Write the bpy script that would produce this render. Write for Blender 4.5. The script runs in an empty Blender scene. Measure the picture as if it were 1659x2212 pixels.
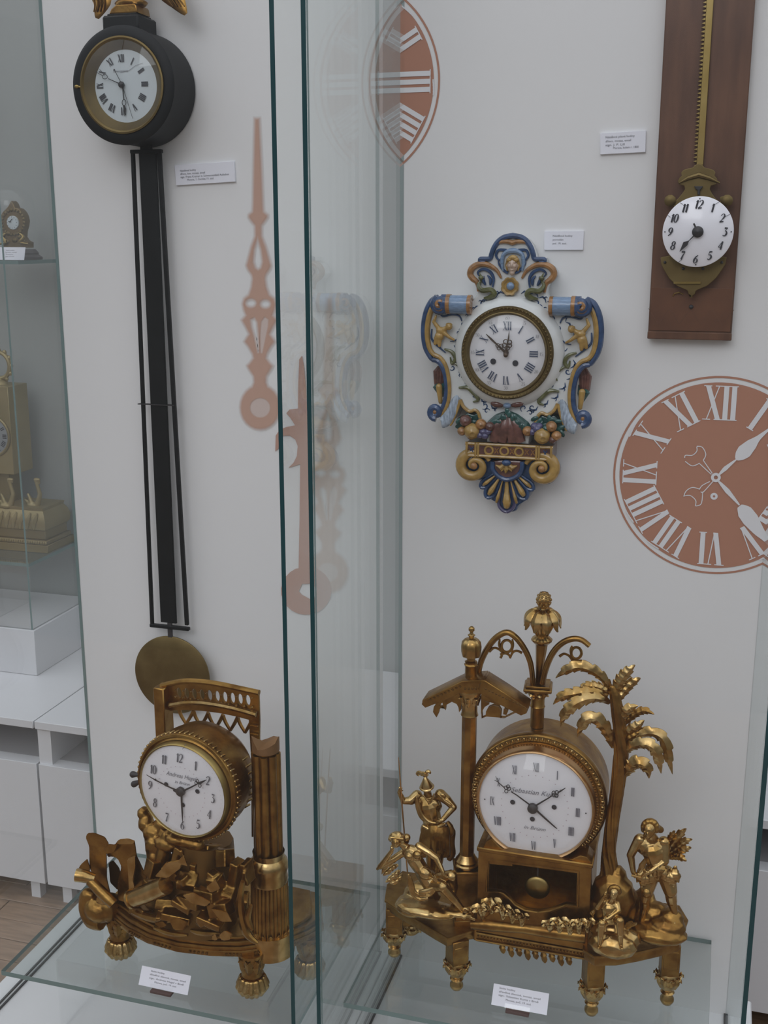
import bpy, bmesh, math, random
from mathutils import Vector, Matrix, Euler
R = math.radians; PI = math.pi
rnd = random.Random(7)
SC = bpy.context.scene
COL = SC.collection

# ------------------------------------------------------------------ camera, sky, exposure
YAW, PITCH, FPX = 0.28866, 0.23821, 2458.3          # read from the picture's vanishing points
CAM = Vector((0, 0, 1.6))
cam = bpy.data.cameras.new('camera'); cam.sensor_fit = 'VERTICAL'; cam.sensor_height = 36.0; cam.sensor_width = 27.0
cam.lens = FPX / 2212 * 36.0; cam.clip_start = 0.01
camo = bpy.data.objects.new('camera', cam); COL.objects.link(camo)
camo.location = CAM; camo.rotation_euler = (PI / 2 - PITCH, 0, YAW); SC.camera = camo

W = bpy.data.worlds.new('overcast_sky'); SC.world = W; W.use_nodes = True
nt = W.node_tree; nt.nodes.clear()
wo = nt.nodes.new('ShaderNodeOutputWorld'); wb = nt.nodes.new('ShaderNodeBackground')
tc = nt.nodes.new('ShaderNodeTexCoord'); sx = nt.nodes.new('ShaderNodeSeparateXYZ'); cr = nt.nodes.new('ShaderNodeValToRGB')
mr = nt.nodes.new('ShaderNodeMapRange'); mr.inputs[1].default_value = -1; mr.inputs[2].default_value = 1
nt.links.new(tc.outputs['Generated'], sx.inputs[0]); nt.links.new(sx.outputs['Z'], mr.inputs[0]); nt.links.new(mr.outputs[0], cr.inputs[0])
SKY = [(0.0, (.13, .125, .12)), (0.48, (.17, .17, .17)), (0.57, (.20, .205, .22)), (0.69, (.86, .88, .935)), (1.0, (1.15, 1.18, 1.25))]
el = cr.color_ramp.elements
while len(el) < len(SKY): el.new(0.5)
for e, (p, c) in zip(el, SKY): e.position = p; e.color = (*c, 1)
nt.links.new(cr.outputs[0], wb.inputs[0]); wb.inputs[1].default_value = 1.0; nt.links.new(wb.outputs[0], wo.inputs[0])

la = bpy.data.lights.new('tall_window', 'AREA'); la.shape = 'RECTANGLE'; la.size = 2.5; la.size_y = 2.1; la.energy = 37; la.color = (.97, .98, 1)
lao = bpy.data.objects.new('tall_window', la); COL.objects.link(lao); lao.location = (-1.05, -3.0, 4.35)
lao.rotation_euler = (R(82), 0, 0)

SC.view_settings.view_transform = 'Standard'; SC.view_settings.look = 'None'
SC.view_settings.gamma = 1; SC.view_settings.use_curve_mapping = False; SC.view_settings.exposure = 0.09
SC.cycles.transparent_max_bounces = 32

# ------------------------------------------------------------------ rays and frames
CF = Vector((-math.sin(YAW) * math.cos(PITCH), math.cos(YAW) * math.cos(PITCH), -math.sin(PITCH)))
CR = Vector((math.cos(YAW), math.sin(YAW), 0)); CU = CR.cross(CF)
def ray(px, py): return CF + CR * ((px - 829.5) / FPX) + CU * ((1106 - py) / FPX)
def P(px, py, Y): d = ray(px, py); return CAM + d * (Y / d.y)
def PZ(px, py, Z): d = ray(px, py); return CAM + d * ((Z - CAM.z) / d.z)
def crop(ox, oy, s): return lambda x, y: (ox + x / s, oy + y / s)
class Fr:
    """upright frame: u to the right, v up, n towards the viewer"""
    def __init__(s, o, yaw=0.0):
        s.o = Vector(o); s.U = Vector((math.cos(yaw), math.sin(yaw), 0)); s.V = Vector((0, 0, 1)); s.N = s.U.cross(s.V)
        s.M = Matrix((s.U, s.V, s.N)).transposed().to_4x4(); s.M.translation = s.o
    def uv(s, px, py, n=0.0):
        d = ray(px, py); q = s.o + s.N * n
        p = CAM + d * ((q - CAM).dot(s.N) / d.dot(s.N)) - s.o
        return (p.dot(s.U), p.dot(s.V))
    def p3(s, px, py, n=0.0): u, v = s.uv(px, py, n); return Vector((u, v, n))
    def w(s, u, v, n=0.0): return s.M @ Vector((u, v, n))

# ------------------------------------------------------------------ mesh building
class MB:
    def __init__(s, M=None): s.v = []; s.f = []; s.m = []; s.M = M or Matrix(); s.lay = 0
    def lift(s): s.lay += 1; return 1.4e-5 * (s.lay % 24)          # overlapping strokes of print never lie in one plane
    def add(s, vs, fs, mi=0, M=None):
        T = s.M @ M if M is not None else s.M
        b = len(s.v); s.v += [T @ Vector(p) for p in vs]; s.f += [tuple(b + i for i in f) for f in fs]; s.m += [mi] * len(fs)
        return s
    def box(s, lo, hi, bev=0.0, mi=0, M=None):
        x0, y0, z0 = lo; x1, y1, z1 = hi
        vs = [(x, y, z) for z in (z0, z1) for y in (y0, y1) for x in (x0, x1)]
        fs = [(0, 2, 3, 1), (4, 5, 7, 6), (0, 1, 5, 4), (2, 6, 7, 3), (0, 4, 6, 2), (1, 3, 7, 5)]
        if bev > 0:
            bm = bmesh.new(); bv = [bm.verts.new(p) for p in vs]
            for f in fs: bm.faces.new([bv[i] for i in f])
            bmesh.ops.bevel(bm, geom=bm.edges[:], offset=bev, segments=1, affect='EDGES')
            bm.verts.index_update(); vs = [v.co[:] for v in bm.verts]; fs = [tuple(v.index for v in f.verts) for f in bm.faces]; bm.free()
        return s.add(vs, fs, mi, M)
    def tube(s, path, rad, seg=8, caps=True, flat=None, mi=0, closed=False):
        pts = [Vector(p) for p in path]; n = len(pts)
        rs = list(rad) if hasattr(rad, '__len__') else [rad] * n
        if len(rs) != n: rs = [lerp_list(rs, i / (n - 1)) for i in range(n)]
        T = []
        for i in range(n):
            a = pts[(i - 1) % n] if closed or i > 0 else pts[i]; b = pts[(i + 1) % n] if closed or i < n - 1 else pts[i]
            t = b - a; T.append(t.normalized() if t.length > 1e-12 else Vector((0, 0, 1)))
        up = Vector((0, 0, 1)) if abs(T[0].z) < .9 else Vector((1, 0, 0))
        if flat: up = Vector(flat[0])
        X = T[0].cross(up).normalized(); vs = []
        for i in range(n):
            if flat:
                X = T[i].cross(up); X = X.normalized() if X.length > 1e-9 else Vector((1, 0, 0)); Y = X.cross(T[i])
            else:
                X = (X - T[i] * X.dot(T[i])); X = X.normalized() if X.length > 1e-9 else T[i].orthogonal().normalized(); Y = X.cross(T[i])
            ky = flat[1] if flat else 1.0
            for k in range(seg):
                a = 2 * PI * k / seg; vs.append(pts[i] + X * (rs[i] * math.cos(a)) + Y * (rs[i] * ky * math.sin(a)))
        fs = []
        for i in range(n if closed else n - 1):
            j = (i + 1) % n
            for k in range(seg):
                l = (k + 1) % seg; fs.append((i * seg + k, i * seg + l, j * seg + l, j * seg + k))
        if caps and not closed: fs.append(tuple(range(seg))[::-1]); fs.append(tuple((n - 1) * seg + k for k in range(seg)))
        return s.add(vs, fs, mi)
    def lathe(s, prof, seg=32, M=None, lobes=0, amp=0.0, mi=0, arc=(0, 2 * PI), caps=True):
        """profile (r, h) turned round local z"""
        full = abs(arc[1] - arc[0] - 2 * PI) < 1e-6; ns = seg if full else seg + 1
        vs = []
        for r, h in prof:
            for k in range(ns):
                a = arc[0] + (arc[1] - arc[0]) * k / seg
                q = r * (1 + amp * (abs(math.sin(lobes * a / 2)) * 2 - 1)) if lobes else r
                vs.append((q * math.cos(a), q * math.sin(a), h))
        fs = []
        for i in range(len(prof) - 1):
            for k in range(seg):
                l = (k + 1) % ns; fs.append((i * ns + k, i * ns + l, (i + 1) * ns + l, (i + 1) * ns + k))
        if full and caps:
            if prof[0][0] > 1e-6: fs.append(tuple(range(ns))[::-1])
            if prof[-1][0] > 1e-6: fs.append(tuple((len(prof) - 1) * ns + k for k in range(ns)))
        return s.add(vs, fs, mi, M)
    def ell(s, c, r, seg=10, rings=7, rot=None, mi=0):
        if not hasattr(r, '__len__'): r = (r, r, r)
        M = Matrix.Translation(Vector(c)) @ (rot.to_4x4() if rot else Matrix())
        vs = [(0, 0, -r[2])]
        for i in range(1, rings):
            t = -PI / 2 + PI * i / rings
            for k in range(seg): a = 2 * PI * k / seg; vs.append((r[0] * math.cos(t) * math.cos(a), r[1] * math.cos(t) * math.sin(a), r[2] * math.sin(t)))
        vs.append((0, 0, r[2])); fs = []
        for k in range(seg):
            l = (k + 1) % seg; fs.append((0, 1 + l, 1 + k)); b = 1 + (rings - 2) * seg; fs.append((b + k, b + l, len(vs) - 1))
            for i in range(rings - 2): q = 1 + i * seg; fs.append((q + k, q + l, q + seg + l, q + seg + k))
        return s.add(vs, fs, mi, M)
    def cap(s, a, b, ra, rb=None, seg=10):
        rb = ra if rb is None else rb; a = Vector(a); b = Vector(b); d = b - a; L = d.length or 1e-6; d = d / L
        pts, rs = [], []
        for i in range(4): t = -PI / 2 + PI / 2 * i / 4; pts.append(a + d * ra * math.sin(t)); rs.append(max(1e-5, ra * math.cos(t)))
        pts.append(a); rs.append(ra); pts.append(b); rs.append(rb)
        for i in range(1, 5): t = PI / 2 * i / 4; pts.append(b + d * rb * math.sin(t)); rs.append(max(1e-5, rb * math.cos(t)))
        return s.tube(pts, rs, seg)
    def plate(s, loops, n0, n1, bev=0.0, mi=0, M=None):
        """outline loops (holes by overlap) in u, v with real thickness n0..n1"""
        cu = bpy.data.curves.new('t', 'CURVE'); cu.dimensions = '2D'; cu.fill_mode = 'BOTH'
        h = (n1 - n0) / 2; cu.extrude = max(0.0, h - bev); cu.bevel_depth = bev; cu.bevel_resolution = 1; cu.offset = -bev
        for lp in loops:
            sp = cu.splines.new('POLY'); sp.points.add(len(lp) - 1); sp.use_cyclic_u = True
            for q, p in zip(sp.points, lp): q.co = (p[0], p[1], 0, 1)
        me, ob = eval_curve(cu); c = (n0 + n1) / 2
        s.add([(v.co.x, v.co.y, v.co.z + c) for v in me.vertices], [tuple(p.vertices) for p in me.polygons], mi, M)
        drop(me, ob, cu); return s
    def ribbon(s, path, wid, n, mi=0, thick=0.0):
        pts = [Vector((p[0], p[1], 0)) for p in path]; k = len(pts)
        ws = list(wid) if hasattr(wid, '__len__') else [wid] * k
        if len(ws) != k: ws = [lerp_list(ws, i / (k - 1)) for i in range(k)]
        n += s.lift() if not thick else 0
        L, Rr = [], []
        for i in range(k):
            t = pts[min(i + 1, k - 1)] - pts[max(i - 1, 0)]; t = t.normalized() if t.length > 0 else Vector((1, 0, 0)); m = Vector((-t.y, t.x, 0)) * (ws[i] / 2)
            L.append(pts[i] + m); Rr.append(pts[i] - m)
        vs = [(p.x, p.y, n) for p in L] + [(p.x, p.y, n) for p in Rr]
        fs = [(i, k + i, k + i + 1, i + 1) for i in range(k - 1)]
        if thick:
            b = len(vs); vs += [(x, y, z - thick) for x, y, z in vs]; fs += [(b + f[0], b + f[3], b + f[2], b + f[1]) for f in fs]
            fs += [(i + 1, i, b + i)[:0] or (i, i + 1, b + i + 1, b + i) for i in range(k - 1)]
            fs += [(k + i + 1, k + i, b + k + i, b + k + i + 1) for i in range(k - 1)]
            fs += [(0, b, b + k, k), (k - 1, 2 * k - 1, b + 2 * k - 1, b + k - 1)]
        return s.add(vs, fs, mi)
    def disc(s, c, r, n, seg=48, ry=None, mi=0):
        ry = ry or r; n += s.lift()
        return s.add([(c[0] + r * math.cos(2 * PI * k / seg), c[1] + ry * math.sin(2 * PI * k / seg), n) for k in range(seg)], [tuple(range(seg))], mi)
    def ring(s, c, r0, r1, n, seg=64, mi=0):
        vs = [(c[0] + r * math.cos(2 * PI * k / seg), c[1] + r * math.sin(2 * PI * k / seg), n) for r in (r0, r1) for k in range(seg)]
        return s.add(vs, [(k, seg + k, seg + (k + 1) % seg, (k + 1) % seg) for k in range(seg)], mi)
    def clipx(s, x0, x1):
        """cut world-space faces at x0 <= x <= x1 (print that stops at the panel's edge)"""
        nv, nf, nm = [], [], []
        for f, m in zip(s.f, s.m):
            poly = [s.v[i] for i in f]
            for lim, sg in ((x0, 1), (x1, -1)):
                out = []
                for i, a in enumerate(poly):
                    b = poly[(i + 1) % len(poly)]; da, db = sg * (a.x - lim), sg * (b.x - lim)
                    if da >= 0: out.append(a)
                    if (da >= 0) != (db >= 0): out.append(a.lerp(b, da / (da - db)))
                poly = out
                if not poly: break
            if len(poly) >= 3: b = len(nv); nv += poly; nf.append(tuple(range(b, b + len(poly)))); nm.append(m)
        s.v, s.f, s.m = nv, nf, nm; return s

def lerp_list(l, t):
    x = t * (len(l) - 1); i = min(int(x), len(l) - 2); return l[i] + (l[i + 1] - l[i]) * (x - i)
def eval_curve(cu):
    ob = bpy.data.objects.new('t', cu); me = bpy.data.meshes.new_from_object(ob); return me, ob
def drop(me, ob, cu): bpy.data.objects.remove(ob); bpy.data.meshes.remove(me); bpy.data.curves.remove(cu)
def smooth(pts, k=6, closed=False):
    """Catmull-Rom through the points"""
    P_ = [Vector(p) for p in pts]; n = len(P_); out = []
    for i in range(n if closed else n - 1):
        a = P_[(i - 1) % n] if closed else P_[max(i - 1, 0)]; b = P_[i]; c = P_[(i + 1) % n]; d = P_[(i + 2) % n] if closed else P_[min(i + 2, n - 1)]
        for j in range(k):
            t = j / k; out.append(0.5 * ((2 * b) + (c - a) * t + (2 * a - 5 * b + 4 * c - d) * t * t + (3 * b - a - 3 * c + d) * t ** 3))
    if not closed: out.append(P_[-1])
    return out
def circ(c, r, k=24, ry=None, a0=0.0, a1=2 * PI, open_=False):
    m = k if not open_ else k - 1; ry = ry or r
    return [Vector((c[0] + r * math.cos(a0 + (a1 - a0) * i / m), c[1] + ry * math.sin(a0 + (a1 - a0) * i / m))) for i in range(k)]
TX = {}
def text_mesh(st):
    if st not in TX:
        cu = bpy.data.curves.new('t', 'FONT'); cu.body = st; cu.size = 1.0; cu.resolution_u = 2; cu.fill_mode = 'FRONT'
        me, ob = eval_curve(cu); TX[st] = ([v.co[:] for v in me.vertices], [tuple(p.vertices) for p in me.polygons]); drop(me, ob, cu)
    return TX[st]
def put_text(mb, st, u, v, h, n, width=None, align='l', shear=0.0, rot=0.0, mi=0):
    vs, fs = text_mesh(st)
    if not vs: return
    x0 = min(p[0] for p in vs); x1 = max(p[0] for p in vs); kx = h if width is None else width / (x1 - x0)
    off = {'l': 0, 'c': -(x1 - x0) * kx / 2}[align]; c, s_ = math.cos(rot), math.sin(rot); out = []
    for p in vs:
        x = (p[0] - x0) * kx + off + p[1] * h * shear; y = p[1] * h
        out.append((u + x * c - y * s_, v + x * s_ + y * c, n))
    mb.add(out, fs, mi)

# ------------------------------------------------------------------ objects
ORG = {}
def mesh_obj(name, mb, mats, parent=None, flat=False, ang=38):
    o0 = ORG.get(parent.name, Vector()) if parent else Vector()
    me = bpy.data.meshes.new(name); me.from_pydata([p - o0 for p in mb.v], [], mb.f); me.validate()
    for m in (mats if isinstance(mats, (list, tuple)) else [mats]): me.materials.append(m)
    if len(mb.m) == len(me.polygons) and any(mb.m): me.polygons.foreach_set('material_index', mb.m)
    if not flat:
        me.polygons.foreach_set('use_smooth', [True] * len(me.polygons)); me.set_sharp_from_angle(angle=R(ang))
    me.update(); ob = bpy.data.objects.new(name, me); COL.objects.link(ob)
    if parent: ob.parent = parent; ORG[ob.name] = o0
    return ob
def thing(name, label, cat, loc, group=None):
    o = bpy.data.objects.new(name, None); COL.objects.link(o); o.location = loc; o.empty_display_size = .05
    ORG[o.name] = Vector(loc); o['label'] = label; o['category'] = cat
    if group: o['group'] = group
    return o
def struct(name, mb, mats, flat=False): o = mesh_obj(name, mb, mats, flat=flat); o['kind'] = 'structure'; return o
def solo(name, mb, mats, label, cat, group=None):
    o = mesh_obj(name, mb, mats); o['label'] = label; o['category'] = cat
    if group: o['group'] = group
    return o
def fused(name, mb, mat, parent, vox=.0012, it=3, decim=None):
    """many overlapping limbs and masses grown into one continuous skin"""
    me = bpy.data.meshes.new('t'); me.from_pydata(mb.v, [], mb.f); ob = bpy.data.objects.new('t', me); COL.objects.link(ob)
    m = ob.modifiers.new('r', 'REMESH'); m.mode = 'VOXEL'; m.voxel_size = vox
    if it: m = ob.modifiers.new('s', 'SMOOTH'); m.iterations = it; m.factor = .5
    if decim: m = ob.modifiers.new('d', 'DECIMATE'); m.ratio = decim
    dg = bpy.context.evaluated_depsgraph_get(); me2 = bpy.data.meshes.new_from_object(ob.evaluated_get(dg))
    out = MB(); out.v = [v.co.copy() for v in me2.vertices]; out.f = [tuple(p.vertices) for p in me2.polygons]; out.m = [0] * len(out.f)
    bpy.data.objects.remove(ob); bpy.data.meshes.remove(me); bpy.data.meshes.remove(me2)
    return mesh_obj(name, out, mat, parent, ang=180)

# ------------------------------------------------------------------ materials
def mat(name, col, rough=.5, metal=0.0, noise=0.0, nscale=40.0, bump=0.0, bscale=120.0, col2=None, spec=.5, coat=0.0, stretch=None, detail=4):
    m = bpy.data.materials.new(name); m.use_nodes = True; t = m.node_tree; b = t.nodes['Principled BSDF']
    b.inputs['Base Color'].default_value = (*col, 1); b.inputs['Roughness'].default_value = rough; b.inputs['Metallic'].default_value = metal
    b.inputs['Specular IOR Level'].default_value = spec; b.inputs['Coat Weight'].default_value = coat
    tcn = t.nodes.new('ShaderNodeTexCoord'); src = tcn.outputs['Object']
    if stretch:
        mp = t.nodes.new('ShaderNodeMapping'); mp.inputs['Scale'].default_value = stretch; t.links.new(src, mp.inputs[0]); src = mp.outputs[0]
    if noise or col2:
        n = t.nodes.new('ShaderNodeTexNoise'); n.inputs['Scale'].default_value = nscale; n.inputs['Detail'].default_value = detail; t.links.new(src, n.inputs['Vector'])
        r = t.nodes.new('ShaderNodeValToRGB'); c2 = col2 or tuple(c * (1 - noise) for c in col)
        r.color_ramp.elements[0].position = .35; r.color_ramp.elements[1].position = .65
        r.color_ramp.elements[0].color = (*c2, 1); r.color_ramp.elements[1].color = (*col, 1)
        t.links.new(n.outputs['Fac'], r.inputs[0]); t.links.new(r.outputs[0], b.inputs['Base Color'])
    if bump:
        n2 = t.nodes.new('ShaderNodeTexNoise'); n2.inputs['Scale'].default_value = bscale; n2.inputs['Detail'].default_value = 3; t.links.new(tcn.outputs['Object'], n2.inputs['Vector'])
        bu = t.nodes.new('ShaderNodeBump'); bu.inputs['Strength'].default_value = bump; bu.inputs['Distance'].default_value = .002
        t.links.new(n2.outputs['Fac'], bu.inputs['Height']); t.links.new(bu.outputs[0], b.inputs['Normal'])
    return m
def glass(name, tint=(.93, .97, .96), f0=.04):
    """clear pane: what passes is tinted, what glances off follows Schlick's law on both faces"""
    m = bpy.data.materials.new(name); m.use_nodes = True; t = m.node_tree; t.nodes.clear()
    out = t.nodes.new('ShaderNodeOutputMaterial'); mix = t.nodes.new('ShaderNodeMixShader')
    tr = t.nodes.new('ShaderNodeBsdfTransparent'); gl = t.nodes.new('ShaderNodeBsdfGlossy'); tr.inputs[0].default_value = (*tint, 1); gl.inputs['Roughness'].default_value = 0.0
    gl.inputs[0].default_value = (.97, 1, 1, 1)
    ge = t.nodes.new('ShaderNodeNewGeometry'); dp = t.nodes.new('ShaderNodeVectorMath'); dp.operation = 'DOT_PRODUCT'
    t.links.new(ge.outputs['Normal'], dp.inputs[0]); t.links.new(ge.outputs['Incoming'], dp.inputs[1])
    def mth(op, a, b=None):
        n = t.nodes.new('ShaderNodeMath'); n.operation = op
        for i, q in enumerate((a, b)):
            if q is None: continue
            if isinstance(q, (int, float)): n.inputs[i].default_value = q
            else: t.links.new(q, n.inputs[i])
        return n.outputs[0]
    c = mth('ABSOLUTE', dp.outputs['Value']); k = mth('POWER', mth('SUBTRACT', 1.0, c), 5.0); f = mth('ADD', mth('MULTIPLY', k, 1 - f0), f0)
    t.links.new(f, mix.inputs[0]); t.links.new(tr.outputs[0], mix.inputs[1]); t.links.new(gl.outputs[0], mix.inputs[2]); t.links.new(mix.outputs[0], out.inputs[0])
    return m
M_ = {}
M_['white_board'] = mat('white_board', (.80, .80, .80), .6, bump=.03, bscale=300)
M_['white_base'] = mat('white_base', (.74, .75, .76), .35)
M_['wall'] = mat('wall_paint', (.36, .378, .37), .8, bump=.03)
M_['cabinet'] = mat('cabinet_white', (.66, .67, .69), .3)
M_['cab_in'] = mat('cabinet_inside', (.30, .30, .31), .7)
M_['pane'] = glass('pane_glass', (.983, .992, .990), .085); M_['front'] = glass('front_glass', (.99, .99, .99), .022); M_['pane_l'] = glass('pane_glass_left', (.985, .992, .990), .022); M_['clear'] = glass('clear_glass', (.99, .99, .99)); M_['shelf'] = glass('shelf_glass', (.85, .87, .865))
M_['edge'] = mat('glass_edge', (.014, .055, .062), .15); M_['edge_l'] = mat('glass_edge_light', (.17, .25, .245), .15)
M_['gasket'] = mat('gasket', (.06, .065, .07), .7)
M_['parquet'] = mat('parquet', (.30, .20, .13), .45, noise=.35, nscale=6, stretch=(2, 14, 2), bump=.05)
M_['dark'] = mat('dark_void', (.015, .015, .016), .8)
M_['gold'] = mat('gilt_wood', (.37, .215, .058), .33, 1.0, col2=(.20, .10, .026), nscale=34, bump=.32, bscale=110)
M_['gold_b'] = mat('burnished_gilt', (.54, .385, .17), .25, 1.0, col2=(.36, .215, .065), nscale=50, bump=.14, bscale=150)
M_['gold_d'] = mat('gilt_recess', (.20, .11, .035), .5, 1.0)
M_['brass'] = mat('old_brass', (.42, .31, .12), .36, 1.0, col2=(.33, .235, .08), nscale=18)
M_['brass_d'] = mat('dull_brass', (.205, .15, .062), .5, .85, col2=(.15, .105, .04), nscale=24)
M_['copper'] = mat('bezel_gilt', (.60, .37, .18), .24, 1.0)
M_['enamel'] = mat('white_enamel', (.80, .80, .83), .16, coat=.3)
M_['enamel_b'] = mat('cool_enamel', (.66, .73, .76), .2, coat=.3)
M_['ink'] = mat('ink', (.035, .035, .045), .5); M_['ink_s'] = mat('soft_ink', (.16, .16, .18), .5)
M_['ink_b'] = mat('blue_ink', (.04, .06, .12), .5)
M_['steel'] = mat('dark_steel', (.045, .042, .045), .45, .3); M_['bronze_hand'] = mat('bronze_hand', (.10, .07, .05), .45, .6)
M_['black'] = mat('black_lacquer', (.009, .010, .011), .5, noise=.3, nscale=30, bump=.05, spec=.28)
M_['paper'] = mat('card_paper', (.84, .85, .92), .6)
M_['terra'] = mat('terracotta_print', (.46, .225, .15), .7); M_['print_white'] = mat('white_print', (.78, .78, .80), .7)
# ------------------------------------------------------------------ the room behind
b = MB().box((-4.2, -1.2, -.1), (2.2, 2.7, -.004)); floor = struct('floor', b, M_['parquet'])
pw, pl = .07, .46
for i in range(15):
    y0 = 1.30 + i * pw
    for j in range(4):
        x0 = -2.75 + j * pl + (.23 if i % 2 else 0); tilt = rnd.uniform(-.0006, .0006)
        q = mesh_obj('parquet_plank', MB().box((x0 + .001, y0 + .001, -.004), (x0 + pl - .001, y0 + pw - .001, .004 + tilt), .0012), M_['parquet'], floor)
struct('wall_back', MB().box((-4.2, 2.70, 0), (2.2, 2.78, 3.2)), M_['wall'])
# low cabinets along the back wall
XS = [-3.52, -2.51, -1.50, -.49, .52, 1.53]
for i in range(1, 4):
    x0, x1 = XS[i] + .002, XS[i + 1] - .002
    lab = ['white low cabinet at the far left of the back wall', 'white low cabinet under the glass case with the square gilt clock', 'white low cabinet behind the left display panel', 'white low cabinet behind the right display panel and outer pane', 'white low cabinet at the right behind the outer pane'][i]
    c = thing('low_cabinet', lab, 'cabinet', ((x0 + x1) / 2, 2.4, 0), 'white low cabinets along the back wall')
    mesh_obj('top_board', MB().box((x0, 2.15, .469), (x1, 2.69, .489), .0015), M_['cabinet'], c)
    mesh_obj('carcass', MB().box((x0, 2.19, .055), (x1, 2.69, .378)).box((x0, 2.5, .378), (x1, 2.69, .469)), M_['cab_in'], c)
    mesh_obj('upright', MB().box((x0, 2.16, .376), (x0 + .035, 2.5, .469)), M_['cabinet'], c)
    mesh_obj('door', MB().box((x0 + .001, 2.152, .058), (x1 - .001, 2.189, .378), .001), M_['cabinet'], c)
    for lx in (x0 + .03, x1 - .055):
        mesh_obj('leg', MB().box((lx, 2.17, 0), (lx + .025, 2.195, .058)), M_['cabinet'], c)

# far glass case on the cabinets
FX, FY = -1.652, 2.40
k = thing('far_showcase', 'glass showcase on a white box plinth behind the left panel', 'showcase', (-2.0, 2.5, .489))
mesh_obj('plinth_box', MB().box((-2.45, FY, .4895), (FX, 2.69, .612), .001), M_['cabinet'], k)
mesh_obj('front_pane', MB().box((-2.44, FY + .006, .612), (FX - .006, FY + .012, 2.1)), M_['clear'], k)
pm = MB(); x = FX - .006
pm.box((x - .005, FY + .006, .612), (x, 2.685, 2.1)); pm.m = [0, 0, 1, 0, 0, 0]
mesh_obj('side_pane', pm, [M_['clear'], M_['edge_l']], k)
def glass_slab(lo, hi, mi_edge=1):
    q = MB().box(lo, hi); q.m = [0, 0, 1, 1, 1, 1]; return q
s1 = solo('glass_shelf', glass_slab((-2.44, 2.425, .775), (FX - .016, 2.66, .784)), [M_['shelf'], M_['edge_l']], 'glass shelf under the square gilt clock in the far showcase', 'shelf')
s2 = solo('glass_shelf', glass_slab((-2.44, 2.47, 1.532), (FX - .012, 2.66, 1.541)), [M_['shelf'], M_['edge_l']], 'glass shelf under the small domed clock at the left edge', 'shelf')
for sx_ in (-1.95, -2.2): pass
q = MB()
for lo, hi in (((-2.2, 2.46, .6125), (-1.80, 2.464, .7745)), ((-2.2, 2.616, .6125), (-1.80, 2.62, .7745)), ((-2.2, 2.464, .6125), (-2.196, 2.616, .7745)), ((-1.804, 2.464, .6125), (-1.80, 2.616, .7745))): q.box(lo, hi)
solo('glass_riser', q, M_['clear'], 'clear glass block holding up the shelf in the far showcase', 'riser')

# ------------------------------------------------------------------ two showcases in front
ZB, ZT = .33, 2.75
YF, YP = 1.326, 1.75
CASES = [(-1.105, -.527, 'left glass showcase with white back panel and clock hands printed on it'), (-.494, .084, 'right glass showcase with white back panel and clock dials printed on it')]
cases = []
for ci, (x0, x1, lab) in enumerate(CASES):
    k = thing('showcase', lab, 'showcase', ((x0 + x1) / 2, 1.5, 0), 'pair of glass showcases'); cases.append(k)
    bx0, bx1 = (-1.141, -.5115) if ci == 0 else (-.5095, .12)
    mesh_obj('plinth', MB().box((bx0, 1.285, .05), (bx1, 1.80, ZB), .002), M_['white_base'], k)
    pnl = mesh_obj('back_panel', MB().box((x0, YP, ZB), (x1, YP + .018, ZT)), M_['white_board'], k)
    cases.append(pnl)
    for nm, xa in (('side_pane', x0 - .0005), ('side_pane', x1 - .0055)):
        xa = x0 if xa < x0 else x1 - .006
        q = MB().box((xa, YF, ZB), (xa + .006, YP - .0005, ZT)); q.m = [0, 0, 1, 2, 0, 0]
        mesh_obj(nm, q, [M_['pane_l' if ci == 0 else 'pane'], M_['edge'], M_['edge_l']], k)
    q = MB().box((x0 + .0065, YF + .001, ZB), (x1 - .0065, YF + .007, ZT)); q.m = [0, 0, 0, 0, 1, 1]
    mesh_obj('front_pane', q, [M_['front'], M_['edge_l']], k)
    for xa in (x0 - .003, x0 + .0062, x1 - .0092, x1): mesh_obj('gasket', MB().box((xa, YF, ZB), (xa + .003, YP, ZB + .003)), M_['gasket'], k)
panL, panR = cases[1], cases[3]
ZS = .469
SHL = solo('glass_shelf', glass_slab((-1.031, 1.342, ZS - .008), (-.536, 1.72, ZS)), [M_['shelf'], M_['edge_l']], 'glass shelf under the gilt ruin clock in the left showcase', 'shelf', 'low glass shelves in the front showcases')
SHR = solo('glass_shelf', glass_slab((-.487, 1.423, ZS - .008), (.046, 1.745, ZS)), [M_['shelf'], M_['edge_l']], 'glass shelf under the gilt clock with statuettes in the right showcase', 'shelf', 'low glass shelves in the front showcases')
for (x0, x1, y0, y1, lab) in ((-.97, -.60, 1.40, 1.66, 'clear glass riser beneath the shelf in the left showcase'), (-.43, -.01, 1.47, 1.69, 'clear glass riser beneath the shelf in the right showcase')):
    q = MB(); t = .004; z0, z1 = ZB + .0005, ZS - .0085
    q.box((x0, y0, z0), (x1, y0 + t, z1)).box((x0, y1 - t, z0), (x1, y1, z1)).box((x0, y0 + t, z0), (x0 + t, y1 - t, z1)).box((x1 - t, y0 + t, z0), (x1, y1 - t, z1))
    solo('glass_riser', q, M_['clear'], lab, 'riser', 'clear glass risers under the low shelves')

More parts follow.
